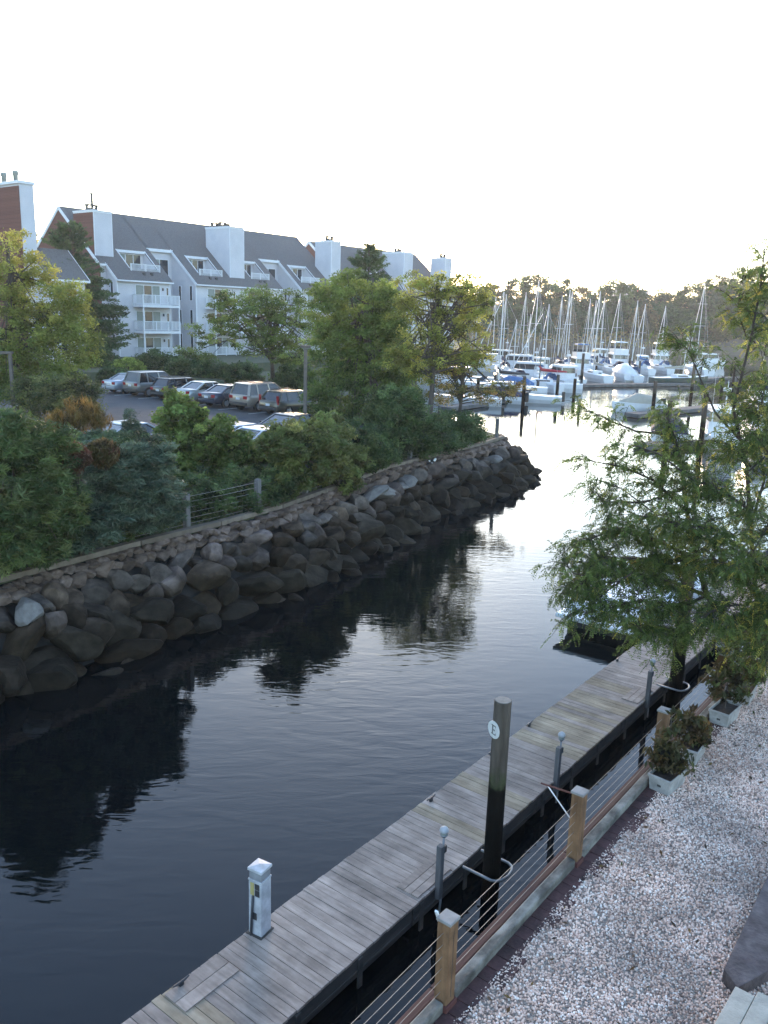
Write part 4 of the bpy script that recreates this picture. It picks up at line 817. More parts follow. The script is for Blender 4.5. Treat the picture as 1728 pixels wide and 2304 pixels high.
cruiser(WPX(1398, 856), R(97), 8.0, 'white motor boat under a rounded white canvas cover', covered=GEL)
cruiser(WPX(1478, 833), R(85), 11.0, 'white flybridge cruiser with bimini near the navigation mast', True, canvas=GELC)
cruiser(WPX(1262, 872), R(100), 9.5, 'cream white cabin cruiser with large aft enclosure by pilings', False)
cruiser(WPX(1178, 862), R(160), 8.0, 'small white cabin cruiser behind the black covered sailboat', False)
cruiser(WPX(1300, 845), R(92), 10.0, 'white cruiser with blue bimini among sailboat masts', True, canvas=BLUEC)
cruiser(WPX(1592, 828), R(20), 9.0, 'white cabin boat heading out across the open water', False)
skiff(WPX(1195, 905), R(170), 6.2, 'small white runabout at the end of the near float')
skiff(WPX(1110, 905), R(165), 6.5, 'small runabout under a navy cover by the rocky point', NAVY)
skiff(WPX(1048, 910), R(175), 7.0, 'small white runabout behind the bare branches'); cruiser(WPX(1010, 880), R(170), 8.0, 'white cabin boat seen through the bare tree', False)
for px, py, a_, lab in ((1340, 856, 95, 'white inflatable dinghy astern of a sailboat'), (1410, 858, 92, 'grey dinghy hung behind the canvas covered boat')): skiff(WPX(px, py), R(a_), 2.8, lab)
for px, py, a_, L_, lab in ((1160, 838, 150, 8.5, 'white cabin boat beside a slanting boom among the inner moorings'), (1212, 846, 95, 8.0, 'low white cabin boat behind the red covered sailboat'), (1120, 822, 160, 8.0, 'white cabin boat near the lit float lamps'), (1440, 836, 80, 8.5, 'white cabin boat between two flybridge yachts'), (1085, 835, 170, 8.0, 'white cabin boat behind the orange leaved branches'), (1345, 815, 100, 9.0, 'white cabin boat deep among the tall masts')): cruiser(WPX(px, py), R(a_), L_, lab, False)
for px, py, a_, L_, cv, lab in ((1150, 878, 168, 6.0, BLUEC, 'runabout under a bright blue cover beside the inner float'), (1095, 872, 170, 6.5, None, 'open white runabout beside the inner float'), (1235, 858, 160, 6.0, TANC, 'runabout under a tan cover by a dark piling'), (1285, 862, 100, 6.0, None, 'open white runabout beside the cream cruiser'), (1060, 860, 172, 6.0, None, 'open white runabout half hidden by low branches')): skiff(WPX(px, py), R(a_), L_, lab, cv)
# boats beyond the locust tree
skiff(WPX(1500, 985), R(75), 8.0, 'large runabout under a deep navy blue cover', NAVY); cruiser(WPX(1610, 1005), R(80), 8.5, 'white cruiser moored behind the locust branches', False); cruiser(WPX(1700, 985), R(85), 9.0, 'white flybridge boat at the right hand float', True)
skiff(WPX(1435, 925), R(-160), 5.5, 'small grey covered boat at the float end', TANC)
# moored boat on the dock
P = onz(1375, 1440, 0); s_, t_ = toC(P)
mb = skiff(C(s_ + 4.0, 8.45, 0), A, 7.4, 'white moored runabout with black underside at the plank dock'); bpy.data.objects.remove([c for c in mb.children if c.name.startswith('outboard')][0])
M().box(-4.5, -3.705, -1.22, 1.22, .44, .56).build('swim_platform', GEL, mb, bevel=.03); M().box(-3.76, -3.702, -1.15, 1.15, -.2, .30).build('black_transom', BLACKH, mb)
M().box(-3.2, -.4, -.95, .95, .81, .88).build('engine_cover', GEL, mb, bevel=.03)
# marina floats and pilings
FLT = pm('float_deck', (.10, .098, .095), (.17, .165, .16), 2, .95, spec=.15)
for a0, a1, lab in (((1000, 925), (1215, 895), 'narrow grey float beside the small runabouts'), ((1250, 872), (1560, 868), 'long grey float behind the moored sailboat sterns'), ((1560, 858), (1660, 853), 'short grey float end by twin pilings'), ((1420, 940), (1760, 905), 'grey float crossing behind the locust tree'), ((1440, 1010), (1760, 1000), 'grey float beside the navy covered runabout'), ((1040, 800), (1330, 812), 'far grey float among the mast bases')):
    a, b = WPX(*a0), WPX(*a1); M().bar((a.x, a.y, .22), (b.x, b.y, .22), 1.5, .36).build('marina_float', FLT, bevel=.03); tag(bpy.context.scene.collection.objects[-1] if False else COL.objects[-1], lab, 'float', 'floating docks in the marina')
piles = [(1176, 918, 848), (1252, 900, 843), (1291, 893, 852), (1306, 881, 795), (1436, 857, 812), (1468, 930, 857), (1553, 908, 820), (1621, 900, 847), (1644, 853, 814), (1650, 856, 816), (1680, 892, 850), (1133, 840, 790), (1171, 842, 810), (1218, 838, 795), (1341, 838, 800), (1356, 822, 790), (1478, 830, 795), (1415, 838, 805), (1074, 900, 850), (1496, 1020, 900), (1575, 1010, 880)]
for px, py, ty in piles:
    b = WPX(px, py); piling(b, ond(px + 3, ty, b.y).z, .17, 'dark timber mooring piling standing in the marina water', 'mooring pilings in the marina')
# small lit lamps on the far float
for px, py in ((1118, 851), (1130, 842), (1112, 860), (1138, 835), (1146, 828)):
    p = WPX(px, py + 8); r = empty('float_lamp', (p.x, p.y, .55), 0, 'small lit lamp on the marina float by the point', 'lamp', 'lit lamps on the marina float')
    M().tube([(0, 0, 0), (0, 0, .9)], .04, 6).build('post', DARKM, r); M().tube([(0, 0, .9), (0, 0, 1.1)], .09, 8).build('bulb', MATS.get('lamp_glow') or emit('lamp_glow', (1, .72, .4), 14), r)
# ================= vegetation =================
def unit(a): return a / np.maximum(np.linalg.norm(a, axis=1, keepdims=True), 1e-6)
def leafquads(c, d, size, aspect, cols):
    n = len(c); d = unit(d); sv = unit(np.cross(d, rng.normal(size=(n, 3)))) * (size * aspect * .5)[:, None]; hd = d * (size * .5)[:, None]
    V = np.stack([c - hd, c + sv - hd * .15, c + hd, c - sv - hd * .15], 1).reshape(-1, 3); F = np.arange(n * 4).reshape(-1, 4)
    return V, F, np.repeat(cols, 4, 0)
def colmix(n, pal, jit=.18):
    pal = np.array(pal, float); w_ = rng.dirichlet(np.full(len(pal), .7), n); c = (w_ @ pal) * np.array([2.6, 2.35, 2.1])
    return np.clip(c * (1 + rng.normal(0, jit, (n, 1))), .004, .6)
def crown_mesh(name, ells, nclump, per, clr, lsize, pal, droop=0.0, aspect=.5, flat=.7, shell=.5, toppal=None, out=0.0):
    # ells: list (cx,cy,cz,rx,ry,rz); clumps of leaves through each ellipsoid's outer volume
    vol = np.array([e[3] * e[4] * e[5] for e in ells]) ** .67; pick = rng.choice(len(ells), nclump, p=vol / vol.sum()); E_ = np.array(ells)[pick]
    dv = unit(rng.normal(size=(nclump, 3))); rad = shell + (1 - shell) * rng.random((nclump, 1)) ** .6
    cc = E_[:, :3] + dv * rad * E_[:, 3:6]; ccol = colmix(nclump, pal, .34)
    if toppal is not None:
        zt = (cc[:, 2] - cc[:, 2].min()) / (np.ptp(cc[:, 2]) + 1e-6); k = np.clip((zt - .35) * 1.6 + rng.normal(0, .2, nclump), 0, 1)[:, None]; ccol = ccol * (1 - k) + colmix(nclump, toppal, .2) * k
    cr = clr * rng.uniform(.6, 1.35, nclump)
    n = nclump * per; idx = np.repeat(np.arange(nclump), per); off = unit(rng.normal(size=(n, 3))) * (rng.random((n, 1)) ** .5) * np.array([1, 1, flat])
    c = cc[idx] + off * cr[idx][:, None]
    d = rng.normal(size=(n, 3)); d[:, 2] = d[:, 2] * .6 - droop; d += out * (off + dv[idx] * .6)
    cols = ccol[idx] * (1 + rng.normal(0, .15, (n, 1))); cols = np.clip(cols, .003, .6)
    V, F, K = leafquads(c, d, lsize * rng.uniform(.6, 1.3, n), aspect, cols)
    return fastmesh(name, V, F, K), cc
def limbs(m, base, top, r0, targets, lean=None, k=5):
    base, top = Vector(base), Vector(top); pts = [base + (top - base) * f + Vector((math.sin(f * 5) * .03, math.cos(f * 4) * .03, 0)) * (top - base).length * .3 for f in np.linspace(0, 1, 7)]
    m.tube(pts, [r0 * (1.25 if i == 0 else 1 - i * .11) for i in range(7)], 8)
    for t in targets:
        t = Vector(t); f = random.uniform(.35, .9); a = pts[0] + (top - base) * f; md = (a + t) / 2 + Vector((random.uniform(-.2, .2), random.uniform(-.2, .2), random.uniform(-.05, .25))) * (t - a).length * .5
        q = [a * (1 - g) ** 2 + md * (2 * g * (1 - g)) + t * (g * g) for g in np.linspace(0, 1, 6)]
        rr = r0 * random.uniform(.28, .45); m.tube(q, [rr * (1 - .85 * i / 5) for i in range(6)], k, False)
def wd(px): return float(np.interp(px, [-900, -560, 28, 260, 582, 871, 1132], [11.5, 13.5, 19.2, 21.85, 26.35, 35.7, 45.5]))   # distance of the seawall line
def pxe(Y, ells, dz=1.0):      # picture ellipses at a known distance -> ellipsoids in metres
    o = []
    for (x, y, rx, ry) in ells:
        p = ond(x, y, Y if Y > 0 else wd(x) - Y - 10); sc = math.hypot(p.y, CZ - p.z) / FPX * 1.0; o.append((p.x, p.y, p.z, rx * sc, (rx + ry) * .5 * sc * dz, ry * sc))
    return o
def plant(name, cat, label, base, ells, nclump, per, clr, lsize, pal, trunk=.15, nl=25, mat=None, group=None, barkm=None, trunktop=None, **kw):
    base = Vector(base); r = empty(name, base, 0, label, cat, group)
    loc = [(e[0] - base.x, e[1] - base.y, e[2] - base.z, e[3], e[4], e[5]) for e in ells]
    me, cc = crown_mesh('crown' if 'tree' in name else 'foliage', loc, nclump, per, clr, lsize, pal, **kw); mkobj('crown' if 'tree' in name else 'foliage', me, mat or LEAF, r)
    if trunk:
        m = M(); zs = [e[2] for e in loc]; hi = loc[int(np.argmax(zs))]; top = trunktop or (hi[0] * .8, hi[1] * .8, hi[2] + hi[5] * .5)
        limbs(m, (0, 0, -.1), top, trunk, [cc[i] for i in rng.choice(len(cc), min(nl, len(cc)), replace=False)]); m.build('trunk' if 'tree' in name else 'stem', barkm or BARK, r, smooth=True)
    return r
G1 = [(.07, .105, .028), (.05, .085, .022), (.095, .12, .03)]; G2 = [(.035, .062, .02), (.028, .05, .018), (.05, .075, .024)]; YG = [(.17, .165, .035), (.13, .145, .035), (.20, .17, .04), (.10, .12, .03)]
DK = [(.018, .034, .018), (.024, .042, .02), (.032, .046, .022)]; BLU = [(.034, .055, .042), (.024, .042, .034), (.055, .08, .06), (.03, .045, .025)]; GOLD = [(.34, .21, .06), (.28, .18, .06), (.22, .17, .06)]; OR = [(.26, .15, .04), (.20, .14, .045), (.12, .11, .035)]; RED = [(.10, .045, .035), (.075, .04, .03), (.06, .05, .03)]; OLV = [(.075, .085, .03), (.06, .07, .028), (.09, .09, .03)]
g = lambda px, py, z=None: onz(px, py, LZ if z is None else z)
def gY(px, Y, z=None): p = ond(px, 900, Y); return Vector((p.x, Y, LZ if z is None else z))
# trees of the lot and the building front
plant('locust_tree', 'tree', 'yellowing locust tree in front of the brick chimneyed building', gY(45, 50), pxe(50, [(25, 600, 55, 85), (105, 700, 85, 70), (40, 740, 90, 70), (140, 790, 75, 75), (60, 850, 120, 60), (10, 830, 60, 80), (95, 610, 35, 40), (150, 690, 45, 60), (185, 760, 35, 55)]), 480, 110, .55, .17, G1, .2, 40, toppal=YG, droop=.3)
plant('understorey_bush', 'bush', 'dark bush with orange tips under the yellowing tree', gY(150, 46), pxe(46, [(150, 890, 85, 45), (90, 890, 70, 50), (200, 905, 35, 35)]), 170, 110, .4, .14, DK + OLV, .06, 10)
def conifer(name, label, base, top, rad, nlev, pal, per=26, group=None, droop=.25, spray=.5, dens=1.0, taper=.85):
    base = Vector(base); r = empty(name, base, 0, label, 'tree', group); h = top; Vs = []; m = M(); m.tube([(0, 0, -.1), (0, 0, h * .5), (0, 0, h)], [.02 * h, .014 * h, .004 * h], 8); cl = []; dl = []; kl = []
    for i in range(nlev):
        f = i / nlev; z = h * (.08 + .92 * f); R_ = rad * (1 - f) ** taper + .12
        for j in range(int((5 + 6 * (1 - f)) * dens)):
            a = random.uniform(0, 6.28); L_ = R_ * random.uniform(.65, 1.1); up = random.uniform(-.05, .25) if f < .75 else .5
            p0 = Vector((0, 0, z)); p1 = Vector((math.cos(a) * L_, math.sin(a) * L_, z + L_ * up - droop * L_ * .4)); m.tube([p0, (p0 + p1) / 2 + Vector((0, 0, L_ * .08)), p1], [.012 * h * (1 - f) * .5 + .01, .012, .005], 4, False)
            n = int(per * (.4 + L_)); ts = rng.uniform(.25, 1.05, n)[:, None]; pp = np.array(p0) + (np.array(p1) - np.array(p0)) * ts + rng.normal(0, .12 * spray + .06, (n, 3)) * (1.1 - .4 * ts)
            dd = np.array((p1 - p0).normalized()) + rng.normal(0, .55, (n, 3)); cl.append(pp); dl.append(dd); kl.append(np.repeat(colmix(1, pal, .25), n, 0) * (1 + rng.normal(0, .15, (n, 1))))
    c = np.concatenate(cl); V, F, K = leafquads(c, np.concatenate(dl), np.full(len(c), spray * .62) * rng.uniform(.6, 1.2, len(c)), .3, np.clip(np.concatenate(kl), .003, .5))
    mkobj('crown', fastmesh('crown', V, F, K), NEEDLE, r); m.build('trunk', BARK, r); return r
b = gY(178, 84, 2.9); conifer('pine_tree', 'dark pine tree against the brick end wall', b, ond(170, 500, 84).z - 2.9, 5.6, 46, DK + G2, 46, droop=.1, spray=.55, taper=.62)
b = gY(822, 88, 2.9); conifer('pine_tree', 'dark pointed pine standing in front of the farther block', b, ond(818, 550, 88).z - 2.9, 4.8, 46, DK + G2, 46, droop=.1, spray=.55, taper=.6)
plant('locust_tree', 'tree', 'spreading green locust tree with open branches before white balconies', g(613, 892), pxe(57, [(560, 705, 95, 48), (655, 700, 55, 42), (480, 745, 55, 35), (520, 690, 50, 38), (690, 750, 40, 45), (590, 770, 70, 35), (600, 670, 50, 28), (440, 790, 40, 25), (650, 790, 50, 40)]), 330, 75, .5, .15, G2 + G1, .2, 70, droop=.3, shell=.35, flat=.5)
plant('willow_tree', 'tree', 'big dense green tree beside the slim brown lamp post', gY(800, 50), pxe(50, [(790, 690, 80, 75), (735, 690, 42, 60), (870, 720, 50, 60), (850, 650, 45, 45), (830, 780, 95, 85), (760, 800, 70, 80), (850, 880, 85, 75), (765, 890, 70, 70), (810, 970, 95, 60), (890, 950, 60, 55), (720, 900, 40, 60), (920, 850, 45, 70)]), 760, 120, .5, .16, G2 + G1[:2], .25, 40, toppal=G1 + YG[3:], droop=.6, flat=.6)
plant('sparse_tree', 'tree', 'half bare tree with yellow leaves at the seawall point', gY(965, 46.5), pxe(46.5, [(990, 640, 70, 38), (1050, 655, 40, 45), (925, 665, 50, 55), (1000, 730, 70, 45), (1080, 700, 40, 60), (905, 790, 50, 50), (1060, 800, 50, 40), (960, 800, 60, 60)]), 330, 80, .42, .13, YG + G1, .17, 110, droop=.2, shell=.2)
plant('low_branch_tree', 'tree', 'leaning thin tree with orange leaves over the canal mouth', gY(1030, 47.5), pxe(47.5, [(1020, 820, 60, 35), (1055, 800, 30, 28), (1100, 890, 60, 22), (1000, 880, 50, 40), (1150, 870, 60, 15)]), 190, 55, .32, .12, OR + G2 + DK, .12, 60, shell=.2, droop=.2)
plant('juniper_bush', 'bush', 'dense dark juniper above the seawall point', gY(960, 42.5), pxe(-10.1, [(935, 970, 80, 62), (1015, 965, 55, 48), (1062, 965, 30, 34), (890, 925, 70, 60), (870, 995, 50, 50), (980, 985, 60, 35)]), 480, 130, .34, .14, DK + G2, .1, 12, mat=NEEDLE, out=.6, aspect=.35)
# the planted strip along the seawall
plant('pine_bush', 'bush', 'dark green mounded pine bush at the seawall beside the bluish juniper', gY(30, 20.3), pxe(-9.6, [(30, 1090, 110, 110), (110, 1140, 90, 95), (0, 1210, 80, 75), (90, 1010, 90, 60), (20, 980, 60, 60), (70, 1230, 90, 42)]), 620, 110, .24, .19, G2 + DK + OLV[:1], .08, 20, mat=NEEDLE, out=.9, aspect=.16, shell=.3)
plant('juniper_bush', 'bush', 'bluish green spreading juniper with feathery tips over the seawall', gY(300, 23.6), pxe(-9.5, [(300, 1090, 95, 95), (220, 1160, 70, 70), (360, 1120, 55, 70), (330, 1030, 70, 55), (250, 1060, 60, 55), (190, 1205, 60, 40), (330, 1165, 70, 40)]), 540, 110, .26, .2, BLU, .08, 20, mat=NEEDLE, out=1.1, aspect=.17, flat=.4, shell=.3)
plant('juniper_bush', 'bush', 'flat topped bluish juniper in front of the golden grasses', gY(190, 29.5), pxe(29.5, [(190, 1000, 100, 30), (120, 1010, 60, 34), (280, 995, 60, 30), (40, 985, 60, 34)]), 260, 110, .28, .2, BLU + G2, .07, 12, mat=NEEDLE, out=1.0, aspect=.17, flat=.4)
plant('broadleaf_shrub', 'shrub', 'tall broadleaf shrub with upright shoots beside the wire fence post', gY(470, 30), pxe(30, [(470, 1000, 90, 75), (400, 960, 55, 65), (535, 1015, 55, 55), (430, 1060, 75, 50), (520, 1070, 70, 40), (395, 900, 20, 30), (460, 925, 20, 25)]), 480, 90, .28, .15, G1 + G2, .06, 30, droop=.3, shell=.3)
plant('broadleaf_shrub', 'shrub', 'dense rounded shrub spilling toward the rocks past the wire fence', gY(700, 31), pxe(-9.6, [(700, 1020, 90, 70), (640, 1000, 55, 55), (770, 1035, 60, 60), (730, 980, 60, 45), (650, 1080, 55, 40), (750, 1075, 70, 35)]), 520, 95, .28, .15, G2 + OLV, .06, 20, droop=.4, shell=.3)
plant('broadleaf_shrub', 'shrub', 'olive leaved shrub below the big dense green tree', gY(830, 36.5), pxe(-9.9, [(825, 1020, 60, 42), (870, 1000, 45, 40), (790, 990, 55, 50)]), 300, 120, .27, .12, G2 + DK, .06, 12, droop=.3)
plant('red_stem_shrub', 'shrub', 'reddish dome shaped weeping shrub among the junipers', gY(163, 20.8), pxe(-9.1, [(163, 1030, 33, 27)]), 110, 90, .16, .13, [tuple(x * .6 for x in c) for c in RED], .04, 20, droop=1.6, aspect=.2)
plant('red_stem_shrub', 'shrub', 'brownish dome shaped weeping shrub beside the reddish one', gY(232, 22.4), pxe(-9.1, [(232, 1020, 30, 26)]), 100, 90, .16, .13, [tuple(x * .55 for x in c) for c in RED + OLV], .04, 20, droop=1.6, aspect=.2)
plant('ornamental_grass', 'grass clump', 'golden ornamental grasses in front of the white parked sedan', gY(170, 31.5), pxe(31.5, [(130, 950, 25, 28), (185, 935, 40, 35), (225, 945, 20, 28)]), 120, 45, .2, .3, [tuple(x * .4 for x in c) for c in GOLD + OR + OLV], .03, 10, droop=-1.8, aspect=.07, flat=1.3, shell=.2)
plant('spruce_sapling', 'shrub', 'small bluish spruce sapling beside the golden grasses', gY(295, 31), pxe(31, [(293, 945, 16, 30), (300, 970, 28, 20)]), 70, 80, .16, .10, BLU, .03, 6, mat=NEEDLE, out=.9, aspect=.2)
plant('pine_bush', 'bush', 'low dark evergreen filling the ground behind the wire fence', gY(430, 27), pxe(27.6, [(400, 1150, 45, 28), (480, 1120, 60, 30), (560, 1110, 55, 28), (620, 1090, 45, 28)]), 260, 110, .2, .10, G2 + DK, .04, 8, out=.4, aspect=.4)
plant('clipped_bush', 'bush', 'round clipped light green bush behind the silver blue sedan', gY(290, 72, 2.3), pxe(72, [(290, 830, 34, 22)]), 260, 90, .25, .13, [(.10, .14, .03), (.12, .15, .04)], .05, 6, shell=.9)
for i, (px, py, rx, ry, Y, lab) in enumerate([(215, 800, 40, 24, 78, 'dark hedge bush below the pine tree'), (345, 815, 45, 26, 76, 'dark hedge bush under the lowest white balcony'), (415, 828, 45, 30, 72, 'dark hedge bush behind the black estate car'), (480, 838, 45, 28, 70, 'dark hedge bush behind the dark blue sedan'), (545, 845, 45, 30, 68, 'dark hedge bush behind the champagne car'), (660, 850, 50, 40, 64, 'dark hedge bush behind the dark olive estate car'), (255, 845, 30, 18, 70, 'dark hedge bush behind the grey boxy car')]):
    plant('hedge_bush', 'bush', lab, gY(px, Y, 2.2), pxe(Y, [(px, py, rx, ry), (px - rx * .4, py + ry * .6, rx * .7, ry * .8), (px + rx * .4, py + ry * .6, rx * .7, ry * .8)]), 170, 90, .45, .18, G2 + DK, .06, 6, group='hedge bushes below the condominiums')
for i, px in enumerate(range(-340, 1060, 70)):      # low evergreens rooted directly behind the wire fence
    Y = wd(px) + 1.3; b = gY(px, Y); sc = .62 if 430 < px < 640 else 1.0
    plant('low_evergreen', 'bush', 'low evergreen bush rooted behind the seawall fence', b, [(b.x, b.y, LZ + .55 * sc, 1.1 + .012 * Y, .8, .75 * sc), (b.x + .5, b.y + .8, LZ + .7, 1.0, .8, .8)], 70, 60, .24, .16, G2 + DK, .04, 6, out=.4, aspect=.3, group='low evergreens behind the seawall fence')
plant('broadleaf_shrub', 'shrub', 'dark leafy shrub standing on the seawall before the pine bush', gY(-160, 19.2), pxe(-11.6, [(-160, 1080, 130, 110), (-250, 1130, 110, 100), (-340, 1100, 120, 120), (-90, 1160, 80, 80)]), 420, 90, .28, .16, G2 + DK, .06, 20, droop=.3, shell=.3)
# plants in the planter boxes
for i, p in enumerate(PLANTERS):
    big = 1.0 if i in (0, 1) else 1.35
    lab = ['drooping dark leaved plant in the slotted planter box', 'bushy green leaved plant in the box tucked behind another', 'tall brown green leaved plant by the post with a bowl', 'brown leaved plant in the box farthest along the railing'][i]
    plant('potted_plant', 'plant', lab, p + Vector((0, 0, .22)), [(p.x - .08, p.y, p.z + .55 * big, .27 * big, .24 * big, .3 * big), (p.x + .1, p.y + .05, p.z + .42 * big, .25 * big, .22 * big, .2 * big)] + ([(p.x - .05, p.y, p.z + 1.0, .12, .12, .3)] if i in (0, 2) else []), 60, 14, .12, .13, [(.024, .032, .013), (.028, .024, .015), (.018, .028, .011), (.04, .026, .013)], .012, 25, droop=1.1, aspect=.38)
# ---- honey locust overhanging the dock ----
TY = 15.5
tb_ = onz(1830, 1700, TZ); hl_ = empty('honey_locust_tree', tb_, 0, 'feathery honey locust tree overhanging the dock and moored boat', 'tree')
def lp(pts, Y0, Y1): return [ond(x, y, Y0 + (Y1 - Y0) * i / (len(pts) - 1)) for i, (x, y) in enumerate(pts)]
main = lp([(1728, 1462), (1650, 1412), (1590, 1340), (1568, 1262), (1545, 1150), (1535, 1060), (1522, 1000), (1500, 930)], 14.3, 16.3)
main = [tb_ + Vector((0, 0, -.1)), (tb_ + main[0]) / 2 + Vector((.5, 0, .3))] + main
LM = [(main, .085, 1.0, .75)]
for pts, y0, y1, r_, dn in [([(1590, 1340), (1500, 1305), (1420, 1290), (1340, 1300), (1275, 1335)], 14.9, 14.0, .04, 1.6), ([(1568, 1262), (1480, 1215), (1390, 1190), (1300, 1222)], 15, 14.6, .04, 1.5), ([(1545, 1150), (1470, 1080), (1400, 1050), (1300, 1032)], 15.4, 15.6, .03, .7), ([(1538, 1100), (1450, 1130), (1380, 1130), (1330, 1120)], 15.4, 15, .025, .5),
                             ([(1525, 980), (1430, 970), (1370, 945), (1300, 912)], 16.2, 16.6, .025, .55), ([(1728, 1462), (1700, 1330), (1690, 1200), (1680, 1050), (1650, 920), (1690, 760), (1712, 640), (1720, 560)], 14.3, 17, .05, .6), ([(1665, 990), (1610, 930), (1575, 850), (1550, 790), (1530, 765)], 16, 16.6, .025, .5), ([(1650, 1412), (1560, 1420), (1480, 1420), (1410, 1400)], 14.4, 13.8, .035, 1.5), ([(1690, 1250), (1610, 1190), (1530, 1180), (1440, 1160)], 14.5, 14.2, .035, 1.4),
                             ([(1590, 1340), (1520, 1370), (1440, 1350), (1360, 1370)], 14.6, 13.7, .03, 1.5), ([(1690, 1150), (1620, 1100), (1560, 1080), (1480, 1020), (1420, 1000)], 15, 15.2, .03, .75), ([(1568, 1262), (1500, 1260), (1400, 1255), (1330, 1265)], 14.9, 14.3, .03, 1.5), ([(1700, 1330), (1650, 1290), (1600, 1250), (1650, 1200)], 14.2, 14, .03, 1.6), ([(1720, 1440), (1740, 1380), (1700, 1420), (1690, 1480)], 14.2, 13.9, .03, .8), ([(1690, 1050), (1640, 1000), (1600, 990), (1560, 1000)], 15.6, 16, .03, .7), ([(1690, 1180), (1720, 1080), (1705, 950), (1725, 850)], 15, 16, .03, .7), ([(1680, 760), (1660, 700), (1665, 650)], 16.8, 17, .015, .7), ([(1340, 1300), (1290, 1290), (1268, 1260)], 14, 14, .015, .7), ([(1420, 1290), (1340, 1350), (1280, 1385)], 14, 13.7, .015, .9), ([(1545, 1150), (1480, 1160), (1400, 1100), (1345, 1080)], 15.2, 15.3, .02, .6)]:
    LM.append((lp(pts, y0, y1), r_, dn, .75))
for pts, y0, y1, dn in [([(1690, 1250), (1730, 1180), (1660, 1130), (1600, 1100)], 14.6, 14.9, 1.5), ([(1690, 1330), (1740, 1300), (1690, 1260), (1640, 1270)], 14.0, 13.8, 1.6), ([(1700, 1420), (1660, 1360), (1610, 1370), (1570, 1400)], 14.0, 13.6, 1.5), ([(1685, 1060), (1730, 1020), (1700, 980), (1650, 1010)], 15.2, 15.4, 1.2), ([(1660, 950), (1700, 900), (1730, 930), (1720, 980)], 16, 16, 1.0), ([(1690, 760), (1720, 800), (1730, 720), (1700, 700)], 16.8, 16.6, .9), ([(1720, 1440), (1690, 1400), (1730, 1350), (1720, 1480)], 13.9, 13.6, 1.3)]:
    LM.append((lp(pts, y0, y1), .018, dn, .75))
bm_ = M(); FC = []; FD = []
for pts, r_, dn, tp_ in LM:
    P_ = [Vector(p) - tb_ for p in pts]; n = len(P_); bm_.tube(P_, [max(.006, r_ * (1 - tp_ * i / (n - 1))) for i in range(n)], 7, False)
    ln = sum((b - a).length for a, b in zip(P_, P_[1:])); k = int(ln * 24 * dn) if pts is not main else int(ln * 16)
    for _ in range(k):
        f = random.uniform(.12 if pts is not main else .45, 1.0) * (n - 1); i = min(int(f), n - 2); a = P_[i] + (P_[i + 1] - P_[i]) * (f - i)
        ax = (P_[i + 1] - P_[i]).normalized(); dr = (ax * random.uniform(.1, .9) + Vector((random.gauss(0, .6), random.gauss(0, .6), random.gauss(.05, .3)))).normalized(); L_ = random.uniform(.25, .7)
        e_ = a + dr * L_ + Vector((0, 0, -.12 * L_)); md = (a + e_) / 2 + Vector((0, 0, .05)); bm_.tube([a, md, e_], [.008, .005, .003], 4, False)
        for j in range(random.randint(5, 8)):
            g_ = random.uniform(.2, 1.05); FC.append(a + (e_ - a) * g_); FD.append((dr * .45 + Vector((random.gauss(0, .5), random.gauss(0, .5), random.uniform(-.75, .25)))).normalized())
FC = np.array([tuple(p) for p in FC]); FD = unit(np.array([tuple(p) for p in FD])); nf = len(FC); npair = 9
L0 = rng.uniform(.16, .28, nf); sv = unit(np.cross(FD, rng.normal(size=(nf, 3)))); droopv = np.array([0, 0, -1.0])
fcol = colmix(nf, G1 + G2 + G2, .28) * .82
# some sprays have turned yellow
yy = rng.random(nf) < np.clip(.03 + (FC[:, 0] + tb_.x - 5.0) * .06, .03, .25); fcol[yy] = colmix(int(yy.sum()), YG, .2)
cl, dl, kl, sl_ = [], [], [], []
for k in range(npair):
    t_ = (k + .7) / npair; base = FC + FD * (L0 * t_)[:, None] + droopv * (L0 * t_ * t_ * .35)[:, None]
    for sg in (-1, 1):
        d = sv * sg * .9 + FD * .45 + droopv * .25 + rng.normal(0, .12, (nf, 3)); s_ = .05 * (1 - .35 * abs(t_ - .45)) * np.ones(nf); cl.append(base + unit(d) * (s_ * .5)[:, None]); dl.append(d); sl_.append(s_); kl.append(fcol * (1 + rng.normal(0, .1, (nf, 1))))
V, F, K = leafquads(np.concatenate(cl), np.concatenate(dl), np.concatenate(sl_), .48, np.clip(np.concatenate(kl), .004, .5))
mkobj('crown', fastmesh('crown', V, F, K), LEAF, hl_); bm_.build('trunk', pm('locust_bark', (.03, .022, .017), (.06, .045, .036), 8, .95, .7, 25, stretch=(1, 1, .25)), hl_, smooth=True)
# ---- far tree line ----
prof_ = [(1010, 650), (1040, 655), (1075, 648), (1110, 655), (1150, 640), (1195, 622), (1225, 640), (1262, 645), (1300, 658), (1335, 672), (1368, 640), (1392, 645), (1420, 668), (1455, 682), (1485, 662), (1510, 668), (1545, 652), (1580, 645), (1605, 640), (1640, 622), (1662, 612), (1690, 635), (1728, 645), (1770, 650), (1820, 640), (980, 660), (945, 655)]
fn = 0
def fartree(x, ty, Y, w_, pal, lab):
    b = ond(x, 780, Y); zb = 1.5; zt = ond(x, ty, Y).z; h = zt - zb; rx = w_ * Y / FPX
    e = [(b.x, Y, zb + h * .68, rx, rx * .8, h * .32), (b.x - rx * .5, Y - 1, zb + h * .45, rx * .8, rx * .7, h * .3), (b.x + rx * .5, Y, zb + h * .4, rx * .8, rx * .7, h * .3), (b.x, Y - 2, zb + h * .22, rx * .9, rx * .7, h * .22)]
    plant('shore_tree', 'tree', lab, (b.x, Y, zb), e, 170, 60, 1.8, .85, pal, .3, 6, mat=NEEDLE, group='trees along the far shore')
